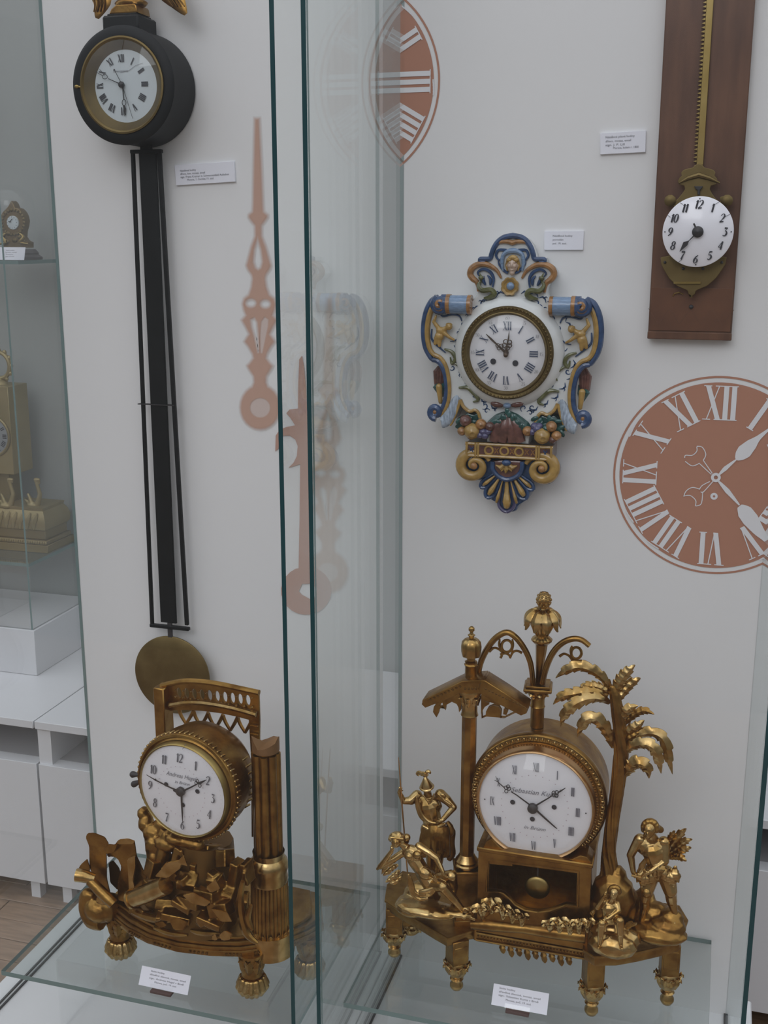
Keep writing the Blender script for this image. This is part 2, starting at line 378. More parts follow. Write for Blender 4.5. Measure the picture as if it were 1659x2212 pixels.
# ------------------------------------------------------------------ printed dials and hands on the panels
FP = Fr((0, YP, 1.6))
NP = .0006
def roman(mb, c, deg, r0, r1, st, t, th, n, mi=0, serif=True, gap=None, vw=.5):
    h = r1 - r0; a = R(deg); d = Vector((math.sin(a), math.cos(a))); rt = Vector((math.cos(a), -math.sin(a)))
    gap = t * .7 if gap is None else gap; wd = [t + gap if ch == 'I' else vw * h + gap * .4 for ch in st]; x = -sum(wd) / 2
    def Q(ax, ay, bx, by, w):
        pa = Vector((ax, ay)); pb = Vector((bx, by)); hw = w / 2; nn = n + mb.lift()
        vs = [(pa.x - hw, pa.y), (pa.x + hw, pa.y), (pb.x + hw, pb.y), (pb.x - hw, pb.y)]
        mb.add([(*(Vector(c) + d * (r0 + y) + rt * xx), nn) for xx, y in vs], [(0, 1, 2, 3)], mi)
    for ch, w in zip(st, wd):
        m = x + w / 2
        if ch == 'I':
            Q(m, 0, m, h, t)
            if serif: Q(m, 0, m, th * .9, w); Q(m, h - th * .9, m, h, w)
        elif ch == 'V':
            k = vw * h / 2 - t / 2; Q(m - k, h, m, 0, t); Q(m + k, h, m + t * .2, 0, th)
            if serif: Q(m - k, h - th * .9, m - k, h, t * 1.9); Q(m + k, h - th * .9, m + k, h, t * 1.4)
        elif ch == 'X':
            k = vw * h / 2 - t / 2; Q(m - k, h, m + k, 0, t); Q(m + k, h, m - k, 0, th)
            if serif:
                for sx_ in (-k, k): Q(m + sx_, 0, m + sx_, th * .9, t * 1.6); Q(m + sx_, h - th * .9, m + sx_, h, t * 1.6)
        x += w
RN = ['XII', 'I', 'II', 'III', 'IIII', 'V', 'VI', 'VII', 'VIII', 'IX', 'X', 'XI']
def wall_dial(c, rad, xa, xb, hands, label):
    f = MB(FP.M); k = rad / 222.0
    for r0, r1 in ((217.5, 222),): f.ring(c, r0 * k, r1 * k, NP, 96)
    f.disc(c, 208 * k, NP, 96); f.clipx(xa, xb)
    o = mesh_obj('printed_dial', f, M_['terra'], panR, flat=True); o['label'] = label
    g = MB(FP.M)
    for i, st in enumerate(RN): roman(g, c, 30 * i, 126 * k, 201 * k, st, 10.5 * k, 2.4 * k, NP * 2, gap=6 * k, vw=.46)
    for aa in (-8, 40, 148, 205, 228, 300):
        for q in range(5):
            a = R(aa + q * 1.7); g.ribbon(circ(c, (209 - q * .6) * k, 4, a0=a, a1=a + .04, open_=True), 2.5 * k, NP * 2)
    if hands:
        z = crop(1300, 790, 4.607); U = lambda x, y: FP.uv(*z(x, y))
        px = k * 222 / 222 / 4.607 / 1.0
        kk = rad / 222 / 4.607
        for pts, ws in (([(1165, 1085), (1230, 1020), (1340, 930)], [14, 44, 12]), ([(1340, 932), (1375, 895), (1420, 850), (1490, 780), (1560, 715), (1700, 600)], [30, 110, 145, 110, 50, 8]),
                        ([(1160, 1145), (1250, 1245), (1370, 1385)], [16, 50, 14]), ([(1370, 1395), (1420, 1450), (1480, 1530), (1560, 1640), (1640, 1730), (1780, 1900)], [50, 150, 160, 110, 60, 8])):
            sp = smooth([U(*p) for p in pts], 5); g.ribbon(sp, [w * kk for w in ws], NP * 2.4)
        for pts in ([(1090, 1080), (975, 975)], [(1100, 1070), (1010, 940)], [(975, 968), (900, 995), (830, 950)], [(1010, 940), (1035, 880), (1000, 810), (945, 800)], [(945, 805), (945, 850), (900, 890), (835, 890), (825, 915)],
                    [(1110, 1145), (1010, 1255), (985, 1250)], [(1075, 1150), (1000, 1190), (970, 1230)], [(970, 1225), (900, 1210), (840, 1245), (815, 1300)], [(815, 1295), (880, 1290), (935, 1340), (930, 1395)], [(935, 1395), (990, 1370), (1005, 1250)]):
            g.ribbon(smooth([U(*p) for p in pts], 6), 9 * kk, NP * 2)
        g.ring(U(1135, 1110), 20 * kk, 48 * kk, NP * 3, 24); g.ring(U(1117, 1298), 12 * kk, 36 * kk, NP * 2, 24)
    g.clipx(xa, xb)
    mesh_obj('printed_numerals', g, M_['print_white'], o, flat=True)
x0, x1 = CASES[1][0], CASES[1][1]
c1 = FP.uv(742, 183); c2 = FP.uv(1546, 1030); rr = (Vector(FP.uv(1546, 812)) - Vector(c2)).length
wall_dial(c2, rr, x0, x1, True, 'terracotta printed clock dial with white hands')
wall_dial(c1, rr, x0, x1, False, 'terracotta printed clock dial cut off by the panel edge')

# soft-edged printed hand: several nested outlines from pale to full colour
z = crop(480, 240, 3.072)
HW = [(50, 15), (200, 20), (400, 27), (620, 33), (668, 36), (690, 62), (705, 62), (730, 45), (760, 22), (830, 22), (900, 48), (990, 72), (1025, 82), (1050, 72), (1085, 48), (1110, 42), (1170, 50), (1220, 68), (1245, 100), (1280, 110), (1320, 102), (1355, 88), (1388, 116), (1430, 92), (1480, 68), (1515, 92), (1530, 100), (1560, 76), (1610, 48), (1640, 42), (1672, 66), (1690, 84), (1710, 74), (1760, 42), (1800, 40), (1830, 52)]
ring = []
for i in range(13): a = R(65 - i * 0) ; break
L = [(232 + (y - 50) * .0115 - w, y) for y, w in HW]; Rt = [(232 + (y - 50) * .0115 + w, y) for y, w in HW]
RC = (253, 1965); RA = [(RC[0] + 132 * math.sin(R(t)), RC[1] - 132 * math.cos(R(t)) * 1.12) for t in range(30, 331, 15)]
outer = Rt + RA + L[::-1]
holes = [[(236, 850), (215, 920), (208, 1000), (222, 1040), (240, 1052), (258, 1040), (268, 1000), (258, 920)], circ((192, 1274), 34, 14, 28), circ((288, 1280), 34, 14, 28),
         [(215, 1372), (190, 1385), (195, 1430), (215, 1500), (238, 1600), (246, 1600), (240, 1480), (232, 1400)], [(285, 1372), (303, 1385), (300, 1430), (285, 1500), (264, 1600), (257, 1600), (258, 1480), (264, 1400)], circ((253, 1968), 62, 20, 60)]
def soft_print(outer, holes, U, tint, name, label):
    pal = [tuple(.76 + (t - .76) * f for t in tint) for f in (.10, .24, .40, .57, .74, .88, 1.0)]; top = None
    for i, (off, c) in enumerate(zip((.0036, .0026, .0016, .0006, -.0004, -.0013, -.0022), pal)):
        cu = bpy.data.curves.new('t', 'CURVE'); cu.dimensions = '2D'; cu.fill_mode = 'BOTH'; cu.offset = off
        for lp in [outer] + (holes[:4] if i < 4 else holes):
            pts = [U(*p[:2]) for p in lp]; ar = sum(a[0] * b_[1] - b_[0] * a[1] for a, b_ in zip(pts, pts[1:] + pts[:1]))
            if ar < 0: pts = pts[::-1]
            sp = cu.splines.new('POLY'); sp.points.add(len(pts) - 1); sp.use_cyclic_u = True
            for q, p in zip(sp.points, pts): q.co = (p[0], p[1], 0, 1)
        me, ob = eval_curve(cu); f = MB(FP.M)
        f.add([(v.co.x, v.co.y, NP * (.4 + .3 * i)) for v in me.vertices], [tuple(p.vertices) for p in me.polygons]); drop(me, ob, cu)
        m = mat('soft_print', c, .7)
        o = mesh_obj(name if i == 0 else 'print_layer', f, m, top or panL, flat=True)
        if i == 0: top = o; o['label'] = label
soft_print(outer, holes, lambda x, y: FP.uv(*z(x, y)), (.56, .36, .28), 'printed_hand', 'blurred terracotta clock hand print')
d0 = Vector(FP.uv(709, 1235)) - Vector(FP.uv(*z(*RC)))
soft_print(outer, holes, lambda x, y: tuple(Vector(FP.uv(*z(x, y))) + d0), (.60, .46, .38), 'printed_hand', 'pale blurred hand print behind the glass edges')
# the crisp hand by the panel's right side
z2 = crop(480, 700, 3.16)
o2 = [(548, 215), (528, 240), (522, 400), (520, 575), (462, 582), (440, 608), (468, 640), (500, 690), (440, 702), (395, 720), (368, 760), (365, 868), (385, 850), (392, 815), (384, 775), (420, 760), (462, 760), (500, 785), (518, 830), (512, 900), (490, 945), (455, 980), (535, 955), (531, 1300), (527, 1500), (524, 1665)]
cc = (576, 1818); o2 += [(cc[0] + 172 * math.sin(R(t)), cc[1] - 165 * math.cos(R(t))) for t in range(-25, -346, -15)][:-1]
o2 += [(604, 1640), (600, 1300), (594, 950), (612, 800), (600, 690), (582, 600), (575, 450), (562, 300)]
h2 = [(548, 1772), (525, 1822), (545, 1845), (600, 1875), (640, 1860), (650, 1800), (600, 1770)]
f = MB(FP.M); f.plate([[FP.uv(*z2(*p)) for p in o2], [FP.uv(*z2(*p)) for p in h2]], NP * 2.4, NP * 3.2)
o = mesh_obj('printed_hand', f, mat('hand_print', (.50, .30, .235), .7), panL, flat=True); o['label'] = 'crisp terracotta hand print with a hooked barb'
# ------------------------------------------------------------------ digits drawn with thick and thin strokes
def _arc(c, rx, ry, a0, a1, k=12): return [(c[0] + rx * math.cos(R(a0 + (a1 - a0) * i / k)), c[1] + ry * math.sin(R(a0 + (a1 - a0) * i / k))) for i in range(k + 1)]
DIG = {'1': [([(.3, 1), (.3, 0)], [1.2, 1.2]), ([(.1, .8), (.3, 1)], [.35, .5])],
       '2': [(_arc((.3, .72), .24, .27, 170, -30), [.6, .4, .9, 1.2]), ([(.5, .58), (.3, .3), (.06, .04)], [1.1, .5, .4]), ([(.05, .06), (.58, .09)], [1.1, .8])],
       '3': [([(.08, .94), (.52, .94)], [1.1, .8]), ([(.5, .93), (.24, .6)], [.4, .4]), (_arc((.28, .31), .26, .29, 100, -140), [.4, .9, 1.3, .6, .6])],
       '4': [([(.44, 1), (.03, .34)], [.4, .4]), ([(.03, .32), (.62, .32)], [.45, .45]), ([(.44, 1), (.44, 0)], [1.1, 1.1])],
       '5': [([(.12, .94), (.52, .96)], [1.1, .8]), ([(.13, .94), (.1, .55)], [.4, .4]), (_arc((.28, .3), .26, .29, 125, -140), [.4, .9, 1.3, .6, .6])],
       '6': [([(.48, .96), (.24, .78), (.08, .45), (.07, .3)], [.5, .8, 1.2, 1.2]), (_arc((.3, .28), .23, .27, 180, -180, 18), [1.1, .4, 1.1, .4, 1.1])],
       '7': [([(.06, .93), (.55, .93)], [1.1, .9]), ([(.54, .93), (.34, .45), (.26, 0)], [.4, .9, 1.2])],
       '8': [(_arc((.3, .74), .19, .24, 90, 450, 16), [.5, 1, .5, 1, .5]), (_arc((.3, .26), .24, .26, 90, 450, 16), [.5, 1.1, .5, 1.1, .5])],
       '9': [(_arc((.3, .72), .23, .27, 0, 360, 18), [1.1, .4, 1.1, .4, 1.1]), ([(.53, .7), (.5, .5), (.36, .2), (.12, .04)], [1.2, 1.2, .8, .5])],
       '0': [(_arc((.3, .5), .24, .49, 90, 450, 18), [.4, 1.2, .4, 1.2, .4])]}
def digits(mb, st, c, h, t, n, shear=0.0, wk=1.0):
    adv = {'1': .42}; ws = [adv.get(ch, .66) * wk for ch in st]; x = -sum(ws) / 2 * h
    for ch, w in zip(st, ws):
        for path, wd in DIG[ch]:
            if ch == '1': path = [(p[0] - .09, p[1]) for p in path]
            pts = [(c[0] + x + (p[0] * wk + (p[1] - .5) * shear) * h, c[1] + (p[1] - .5) * h) for p in path]
            mb.ribbon(pts, [q * t for q in wd], n)
        x += w * h
def dome(c, r, h, n0, seg=40, rings=8):
    """shallow convex clock glass, profile for lathe"""
    Rr = (r * r + h * h) / (2 * h); A = math.asin(min(1, r / Rr))
    return [(Rr * math.sin(A * (1 - i / rings)), n0 + Rr * math.cos(A * (1 - i / rings)) - (Rr - h)) for i in range(rings + 1)]

# ------------------------------------------------------------------ black drum wall clock with long pendulum
F1 = Fr(P(266, 185, 1.672)); z = crop(130, 0, 3.858)
k = thing('drum_clock', 'black drum-cased wall clock with a gilt eagle and a long gridiron pendulum', 'clock', F1.o)
RD = .0875
mesh_obj('drum_case', MB(F1.M).lathe([(.068, .0), (.072, .004), (.082, .004), (RD, 0), (RD, -.006), (RD - .002, -.008), (RD - .001, -.074), (.0, -.074)], 64, caps=False), M_['black'], k)
mesh_obj('bezel', MB(F1.M).lathe([(.0715, .0035), (.0715, .0062), (.069, .0068), (.067, .005), (.0535, -.008), (.0535, -.010)], 64, caps=False), M_['brass_d'], k)
d = mesh_obj('dial', MB(F1.M).lathe([(.0545, -.0095), (.0545, -.0085), (0, -.0078)], 48), M_['enamel_b'], k)
DC = F1.uv(*z(520, 708), -.0085)
f = MB(F1.M)
for i, st in enumerate(RN): roman(f, DC, 30 * i, .033, .0445, st, .0019, .0009, -.0072, gap=.0006, vw=.5, serif=False)
mesh_obj('numerals', f, M_['ink'], d, flat=True)
f = MB(F1.M); put_text(f, 'Schwarzenberg', DC[0] - .002, DC[1] + .019, .0042, -.0072, align='c', shear=.25)
mesh_obj('signature', f, M_['ink_s'], d, flat=True)
f = MB(F1.M); f.ribbon([F1.uv(*z(*p), -.0072) for p in ((500, 605), (570, 590), (630, 545), (690, 525))], .0005, -.0071)
mesh_obj('hairline_crack', f, M_['ink_s'], d, flat=True)
U = lambda x, y: F1.uv(*z(x, y), -.005)
f = MB(F1.M); f.ribbon([U(520, 708), U(525, 790), U(530, 830)], [.0022, .0016, .0014], -.005, thick=.0006); f.ribbon([U(530, 880), U(537, 905), U(538, 970)], [.0028, .0042, .0006], -.005, thick=.0006)
f.tube([F1.p3(*z(532 + 16 * math.cos(a), 855 + 26 * math.sin(a)), -.0052) for a in [i * PI / 8 for i in range(16)]], .0006, 6, closed=True)
mesh_obj('hour_hand', f, M_['steel'], k)
f = MB(F1.M); f.ribbon([U(520, 708), U(400, 655)], [.0016, .001], -.0042, thick=.0005); f.ribbon([U(350, 628), U(297, 600)], [.001, .0006], -.0042, thick=.0005)
f.tube([F1.p3(*z(372 + 22 * math.cos(a), 640 + 18 * math.sin(a)), -.0044) for a in [i * PI / 8 for i in range(16)]], .0005, 6, closed=True)
mesh_obj('minute_hand', f, M_['steel'], k)
f = MB(F1.M); f.ribbon([U(452, 578), U(520, 708), U(608, 990)], [.0009, .0009, .0005], -.0035, thick=.0004); f.disc(U(455, 585), .0016, -.0034, 16)
mesh_obj('seconds_hand', f, M_['steel'], k)
mesh_obj('hand_hub', MB(F1.M @ Matrix.Translation((*DC, 0))).lathe([(.0048, -.006), (.0048, -.003), (.003, -.0015), (0, -.001)], 20), M_['steel'], k)
mesh_obj('dial_glass', MB(F1.M).lathe(dome(0, .066, .007, .0045), 40), M_['clear'], k)
q = F1.p3(*z(140, 722), .005); mesh_obj('bezel_catch', MB(F1.M).ell(q, (.0045, .003, .003)).cap(q, q + Vector((.008, -.001, 0)), .0015), M_['brass'], k)
# pedestal and eagle
f = MB(F1.M); a = F1.uv(*z(338, 118), 0); b_ = F1.uv(*z(645, 225), 0); a2 = F1.uv(*z(640, 110), 0)
f.box((a[0], .072, -.064), (b_[0], a2[1], -.002), .003); f.box((a[0] + .006, a2[1], -.058), (b_[0] - .006, a2[1] + .003, -.008), .001)
mesh_obj('pedestal', f, M_['black'], k)
e0 = a2[1] + .003; mx = (a[0] + b_[0]) / 2
f = MB(F1.M); f.plate([[(a[0] + .008, e0), (b_[0] - .004, e0), (b_[0] - .006, e0 + .010), (mx + .022, e0 + .013), (mx - .010, e0 + .013), (a[0] + .012, e0 + .007)]], -.052, -.010, .002)
eg = mesh_obj('eagle', f, M_['gold'], k); eg['label'] = 'gilt eagle with drooping spread wings'
f = MB(F1.M); c0 = Vector((mx + .006, e0 + .012, -.03))
f.ell(c0 + Vector((0, .005, 0)), (.028, .008, .02)); f.ell(c0 + Vector((0, .05, -.004)), (.019, .034, .018)); f.cap(c0 + Vector((0, .08, 0)), c0 + Vector((-.004, .104, .006)), .011, .0085)
f.ell(c0 + Vector((-.006, .112, .008)), (.011, .009, .009)); f.cap(c0 + Vector((-.012, .112, .012)), c0 + Vector((-.024, .106, .014)), .004, .001)
for s_ in (-1, 1): f.cap(c0 + Vector((s_ * .010, .03, .004)), c0 + Vector((s_ * .013, .006, .008)), .007, .004); [f.cap(c0 + Vector((s_ * .013, .005, .009)), c0 + Vector((s_ * .013 + t, .0, .018)), .0026, .0012) for t in (-.006, 0, .006)]
fused('eagle_body', f, M_['gold'], eg, .002)
for nm, pts, wid in (('left', [(mx - .01, e0 + .10), (mx - .030, e0 + .085), (mx - .046, e0 + .04), F1.uv(*z(345, 30), -.03), F1.uv(*z(318, 158), -.03)], .020), ('right', [(mx + .02, e0 + .10), (mx + .05, e0 + .085), F1.uv(*z(880, -130), -.03), F1.uv(*z(960, -20), -.03), F1.uv(*z(1058, 122), -.03)], .022)):
    f = MB(F1.M); sp = smooth([(p[0], p[1], 0) for p in pts], 5)
    f.tube([(p.x, p.y, -.03 + .004 * math.sin(i * .4)) for i, p in enumerate(sp)], [.012, wid * .9, wid, wid * .75, .003], 10, flat=((0, 0, 1), .26))
    for s_ in (-.6, -.2, .2, .6):
        f.tube([(p.x + s_ * wid * .7, p.y - .003, -.024) for p in sp[4:-3]], [.001, .0022, .001], 6)
    mesh_obj('wing', f, M_['gold'], eg)
# pendulum
YPEN = 1.728; F1b = Fr((F1.o.x, YPEN, F1.o.z))
def strip(mb, pa, pb, w, d=.006):
    a = F1b.p3(*pa); b_ = F1b.p3(*pb); mb.box((-w / 2, 0, -d / 2), (w / 2, (b_ - a).length, d / 2), .0008, M=Matrix.Translation(a) @ Matrix.Rotation(-math.atan2(b_.x - a.x, b_.y - a.y), 4, 'Z'))
pxm = .00085
pe = mesh_obj('pendulum', (lambda f: (strip(f, (386 - 21, 1345), (319, 328), .031, .004), f)[1])(MB(F1b.M)), M_['black'], k); pe['label'] = 'dark board of the pendulum between its rods'
for (x0_, x1_, w) in ((329, 287, 8), (404, 344, 9)):
    f = MB(F1b.M); strip(f, (x0_, 1350), (x1_, 327), w * pxm * .9); mesh_obj('rod', f, M_['black'], pe)
for (pa, pb) in (((283, 328), (350, 326)), ((325, 1350), (409, 1354))):
    f = MB(F1b.M); a = F1b.uv(*pa); b_ = F1b.uv(*pb); f.box((a[0], a[1] - .003, -.004), (b_[0], a[1] + .003, .004), .0008); mesh_obj('cross_bar', f, M_['black'], pe)
f = MB(F1b.M); a = F1b.uv(300, 872); b_ = F1b.uv(378, 868); f.box((a[0], a[1] - .0008, -.0045), (b_[0], a[1] + .0008, .0045)); mesh_obj('joint_bar', f, M_['steel'], pe)
f = MB(F1b.M); a = F1b.uv(316, 318); f.box((a[0] - .010, a[1] - .012, -.003), (a[0] + .010, a[1] + .03, .003), .001); mesh_obj('suspension', f, M_['black'], pe)
bc = F1b.uv(372, 1458); br = .0735
f = MB(F1b.M); t = F1b.uv(367, 1350); f.box((t[0] - .004, bc[1] + br - .003, -.002), (t[0] + .004, t[1] + .004, .002)); mesh_obj('bob_rod', f, M_['steel'], pe)
f = MB(F1b.M @ Matrix.Translation((*bc, 0))); f.lathe([(0, -.010), (br * .7, -.006), (br, -.001), (br, .001), (br * .98, .002), (br * .7, .0045), (0, .007)], 64)
mesh_obj('bob', f, M_['brass_d'], pe)['label'] = 'dull brass pendulum disc'

# ------------------------------------------------------------------ rack clock on a walnut board
M_['walnut'] = mat('walnut', (.152, .070, .038), .42, col2=(.096, .043, .024), nscale=5, stretch=(9, 9, 1.6), detail=8)
M_['walnut_l'] = mat('walnut_burr', (.165, .070, .034), .4, col2=(.11, .046, .024), nscale=14, detail=8)
F3 = Fr((0, 1.733, 1.6)); z = crop(1280, 0, 2.911)
bl = F3.uv(1399, 731); brr = F3.uv(1579, 738)
k = thing('rack_clock', 'wall clock hanging from a toothed brass rack on a brown walnut board', 'clock', (F3.w((bl[0] + brr[0]) / 2, bl[1])))
zt = .62; zi = F3.uv(1490, 622)[1]
mesh_obj('board', MB(F3.M).box((bl[0], bl[1], -.0165), (brr[0], zt, 0), .0015), M_['walnut'], k)
mesh_obj('inlay_panel', MB(F3.M).box((bl[0] + .002, bl[1] + .012, 0), (brr[0] - .002, zi, .0012), .0005), M_['walnut_l'], k)
mesh_obj('foot_moulding', MB(F3.M).box((bl[0] - .0005, bl[1] - .0003, 0), (brr[0] + .0005, bl[1] + .0105, .003), .001), M_['walnut'], k)
ml = MB(F3.M); cx_ = (bl[0] + brr[0]) / 2
for dx in (-.045, -.015, .015, .045): ml.ribbon([(cx_ + dx - .015, zi - .030), (cx_ + dx, zi - .052)], .0006, .0014); ml.ribbon([(cx_ + dx + .015, zi - .030), (cx_ + dx, zi - .052)], .0006, .0014)
mesh_obj('inlay_lines', ml, M_['walnut'], k, flat=True)['kind'] = 'stuff'
rx0, rx1 = F3.uv(*z(662, 900))[0], F3.uv(*z(706, 900))[0]; zr = F3.uv(*z(670, 1040))[1]
rk = mesh_obj('rack', MB(F3.M).box((rx0, zr, .001), (rx1, zt - .01, .006), .0006), M_['brass'], k); rk['label'] = 'flat brass rack bar with fine teeth'
f = MB(F3.M); y = zr + .004; st = (F3.uv(*z(690, 300))[1] - F3.uv(*z(690, 330))[1]) * .86
while y < zt - .02:
    f.add([(rx0, y, .002), (rx0, y + st * .62, .002), (rx0 - .0048, y + st * .2, .002), (rx0, y, .005), (rx0, y + st * .62, .005), (rx0 - .0048, y + st * .2, .005)], [(3, 4, 5), (0, 2, 1), (0, 3, 5, 2), (2, 5, 4, 1)]); y += st
t = mesh_obj('tooth_row', f, M_['brass'], rk); t['kind'] = 'stuff'
# pierced movement plate
NPL = .016
U = lambda x, y, n=NPL: F3.uv(*z(x, y), n)
half = [(668, 1028), (640, 1040), (632, 1052), (600, 1060), (572, 1068), (556, 1085), (560, 1105), (545, 1120), (535, 1140), (545, 1160), (575, 1168), (580, 1190), (565, 1215), (540, 1245), (515, 1270), (505, 1262), (512, 1240), (490, 1232), (465, 1240), (458, 1262), (470, 1282), (490, 1295), (520, 1300), (520, 1600), (428, 1618), (430, 1660), (450, 1700), (480, 1750), (530, 1798), (585, 1822), (598, 1830), (602, 1850), (622, 1866)]
axx = lambda y: 668 - (y - 1028) * .055
pts = [U(x, y) for x, y in half] + [U(2 * axx(y) - x, y) for x, y in half[::-1]]
win = [U(x, y) for x, y in ((608, 1180), (585, 1225), (560, 1262), (600, 1262), (640, 1235), (648, 1190))]
win2 = [U(2 * axx(y) - x, y) for x, y in ((608, 1180), (585, 1225), (560, 1262), (600, 1262), (640, 1235), (648, 1190))]
pl = mesh_obj('movement_plate', MB(F3.M).plate([pts], NPL - .0035, NPL, .0008), M_['brass_d'], k)
mesh_obj('plate_scroll', MB(F3.M).tube([F3.p3(*z(x, y), NPL + .001) for x, y in ((545, 1150), (600, 1120), (668, 1100), (735, 1120), (800, 1150))], [.001, .003, .004, .003, .001], 8), M_['brass_d'], pl)
for sx_ in (-1, 1):
    xx = 488 if sx_ < 0 else 845; mesh_obj('plate_ear', MB(F3.M).ell(F3.p3(*z(xx, 1262), NPL + .001), (.0085, .0085, .004)), M_['brass_d'], pl)
    for xq, yq in ((455, 1650), (570, 1690)): 
        xx = xq if sx_ < 0 else 2 * axx(yq) - xq; mesh_obj('screw', MB(F3.M).ell(F3.p3(*z(xx, yq), NPL + .001), (.0022, .0022, .002), 8, 5), M_['steel'], pl)
mesh_obj('front_bar', MB(F3.M).ribbon([U(510, 1778), U(680, 1778)], .003, NPL + .003, thick=.003), M_['brass'], pl)
mesh_obj('escape_pin', MB(F3.M).plate([[U(640, 1172), U(694, 1172), U(684, 1190), U(676, 1195), U(676, 1225), U(660, 1225), U(660, 1195), U(650, 1190)]], NPL, NPL + .005, .0006), M_['steel'], k)
mesh_obj('movement', MB(F3.M).lathe([(.04, 0), (.04, .030)], 32, M=Matrix.Translation((*U(660, 1470), 0))), M_['brass_d'], k)
ND = .036; DC = F3.uv(*z(662, 1458), ND); rD = (Vector(F3.uv(*z(888, 1458), ND)) - Vector(DC)).length
d = mesh_obj('dial', MB(F3.M @ Matrix.Translation((*DC, ND))).lathe([(rD * .97, -.003), (rD, -.0015), (rD, -.0008), (rD * .97, .0004), (0, .0022)], 64), mat('white_dial', (.90, .90, .96), .18, coat=.3), k)
f = MB(F3.M)
for i in range(12):
    a = R(30 * i); s_ = str(12 if i == 0 else i); digits(f, s_, (DC[0] + rD * .77 * math.sin(a), DC[1] + rD * .77 * math.cos(a)), rD * .235, rD * .042, ND + .0024, shear=.22, wk=.85)
for i in range(60):
    if i % 15 == 0: a = R(6 * i); f.disc((DC[0] + rD * .93 * math.sin(a), DC[1] + rD * .93 * math.cos(a)), rD * .02, ND + .0016, 10)
mesh_obj('numerals', f, M_['ink'], d, flat=True)
for a, b_ in (((760, 1290), (800, 1268)), ((835, 1362), (868, 1345)), ((470, 1352), (490, 1366)), ((540, 1650), (560, 1632)), ((550, 1275), (570, 1285))): mesh_obj('rim_crack', MB(F3.M).ribbon([U(*a, ND), U(*b_, ND)], .0007, ND + .002), M_['ink_s'], d, flat=True)
U = lambda x, y: F3.uv(*z(x, y), ND + .006)
f = MB(F3.M).ribbon([U(636, 1405), U(662, 1458), U(605, 1515)], [.0024, .0028, .001], ND + .006, thick=.0008).ribbon([U(605, 1515), U(584, 1532), U(548, 1582)], [.001, .0072, .0006], ND + .006, thick=.0008)
mesh_obj('hour_hand', f, M_['steel'], k)
mesh_obj('hand_hub', MB(F3.M @ Matrix.Translation((*DC, ND))).lathe([(.0078, .002), (.0078, .006), (.0055, .008), (0, .009)], 24), M_['steel'], k)
mesh_obj('mounting_stud', MB(F3.M).ell(F3.p3(*z(620, 1930), .002), (.0032, .0032, .002)), M_['steel'], k)
mesh_obj('mounting_hook', MB(F3.M).tube([F3.p3(*z(x, y), n) for x, y, n in ((505, 1862, .0015), (515, 1846, .004), (545, 1838, .005), (570, 1850, .004))], .0009, 6), M_['brass'], k)

# ------------------------------------------------------------------ caption cards on the panels
def wall_card(corners, lines, label, sh=0.0):
    F = Fr((0, YP - .0045, 1.6)); q = [Vector(F.uv(*p)) for p in corners]; tl, tr, br_, bl_ = q
    w = ((tr - tl).length + (br_ - bl_).length) / 2; h = ((tl - bl_).length + (tr - br_).length) / 2; c = (tl + tr + br_ + bl_) / 4; rot = math.atan2((br_ - bl_).y, (br_ - bl_).x)
    Mx = F.M @ Matrix.Translation((c.x, c.y, 0)) @ Matrix.Rotation(rot, 4, 'Z')
    k = thing('caption_card', label, 'card', F.w(c.x, c.y - h / 2), 'caption cards on the panels')
    cd = mesh_obj('card', MB(Mx).box((-w / 2, -h / 2, -.0043), (w / 2, h / 2, 0), .0003), M_['paper'], k)
    f = MB(Mx)
    for st, u, v, wd in lines: put_text(f, st, -w / 2 + u * w, h / 2 - v * h, h * .145, .0004, width=wd * w)
    mesh_obj('lettering', f, M_['ink_s'], cd, flat=True)
wall_card([(378, 358), (505.6, 347), (507.4, 392.4), (379, 400.6)], [('Nástěnné hodiny', .09, .34, .27), ('dřevo, kov, mosaz, email', .09, .50, .42), ('sign. Franz Krzinar in Schwarzenfeld Aufseher', .09, .66, .82), ('Morava, 1. čtvrtina 19. stol.', .20, .81, .45)], 'white caption card beside the black drum wall clock')
wall_card([(1176, 498.5), (1260.4, 499.5), (1260, 540), (1175.4, 540)], [('Nástěnné hodiny', .22, .30, .50), ('porcelán', .22, .50, .27), ('pol. 19. stol.', .22, .70, .36)], 'white caption card above the porcelain clock')
wall_card([(1297, 285.5), (1393.5, 284), (1396, 328.4), (1296, 333.7)], [('Nástěnné pilové hodiny', .12, .26, .64), ('dřevo, mosaz, email', .12, .45, .56), ('sign. J. P. Lill', .12, .63, .42), ('Morava, kolem r. 1800', .29, .78, .56)], 'white caption card left of the walnut board clock')
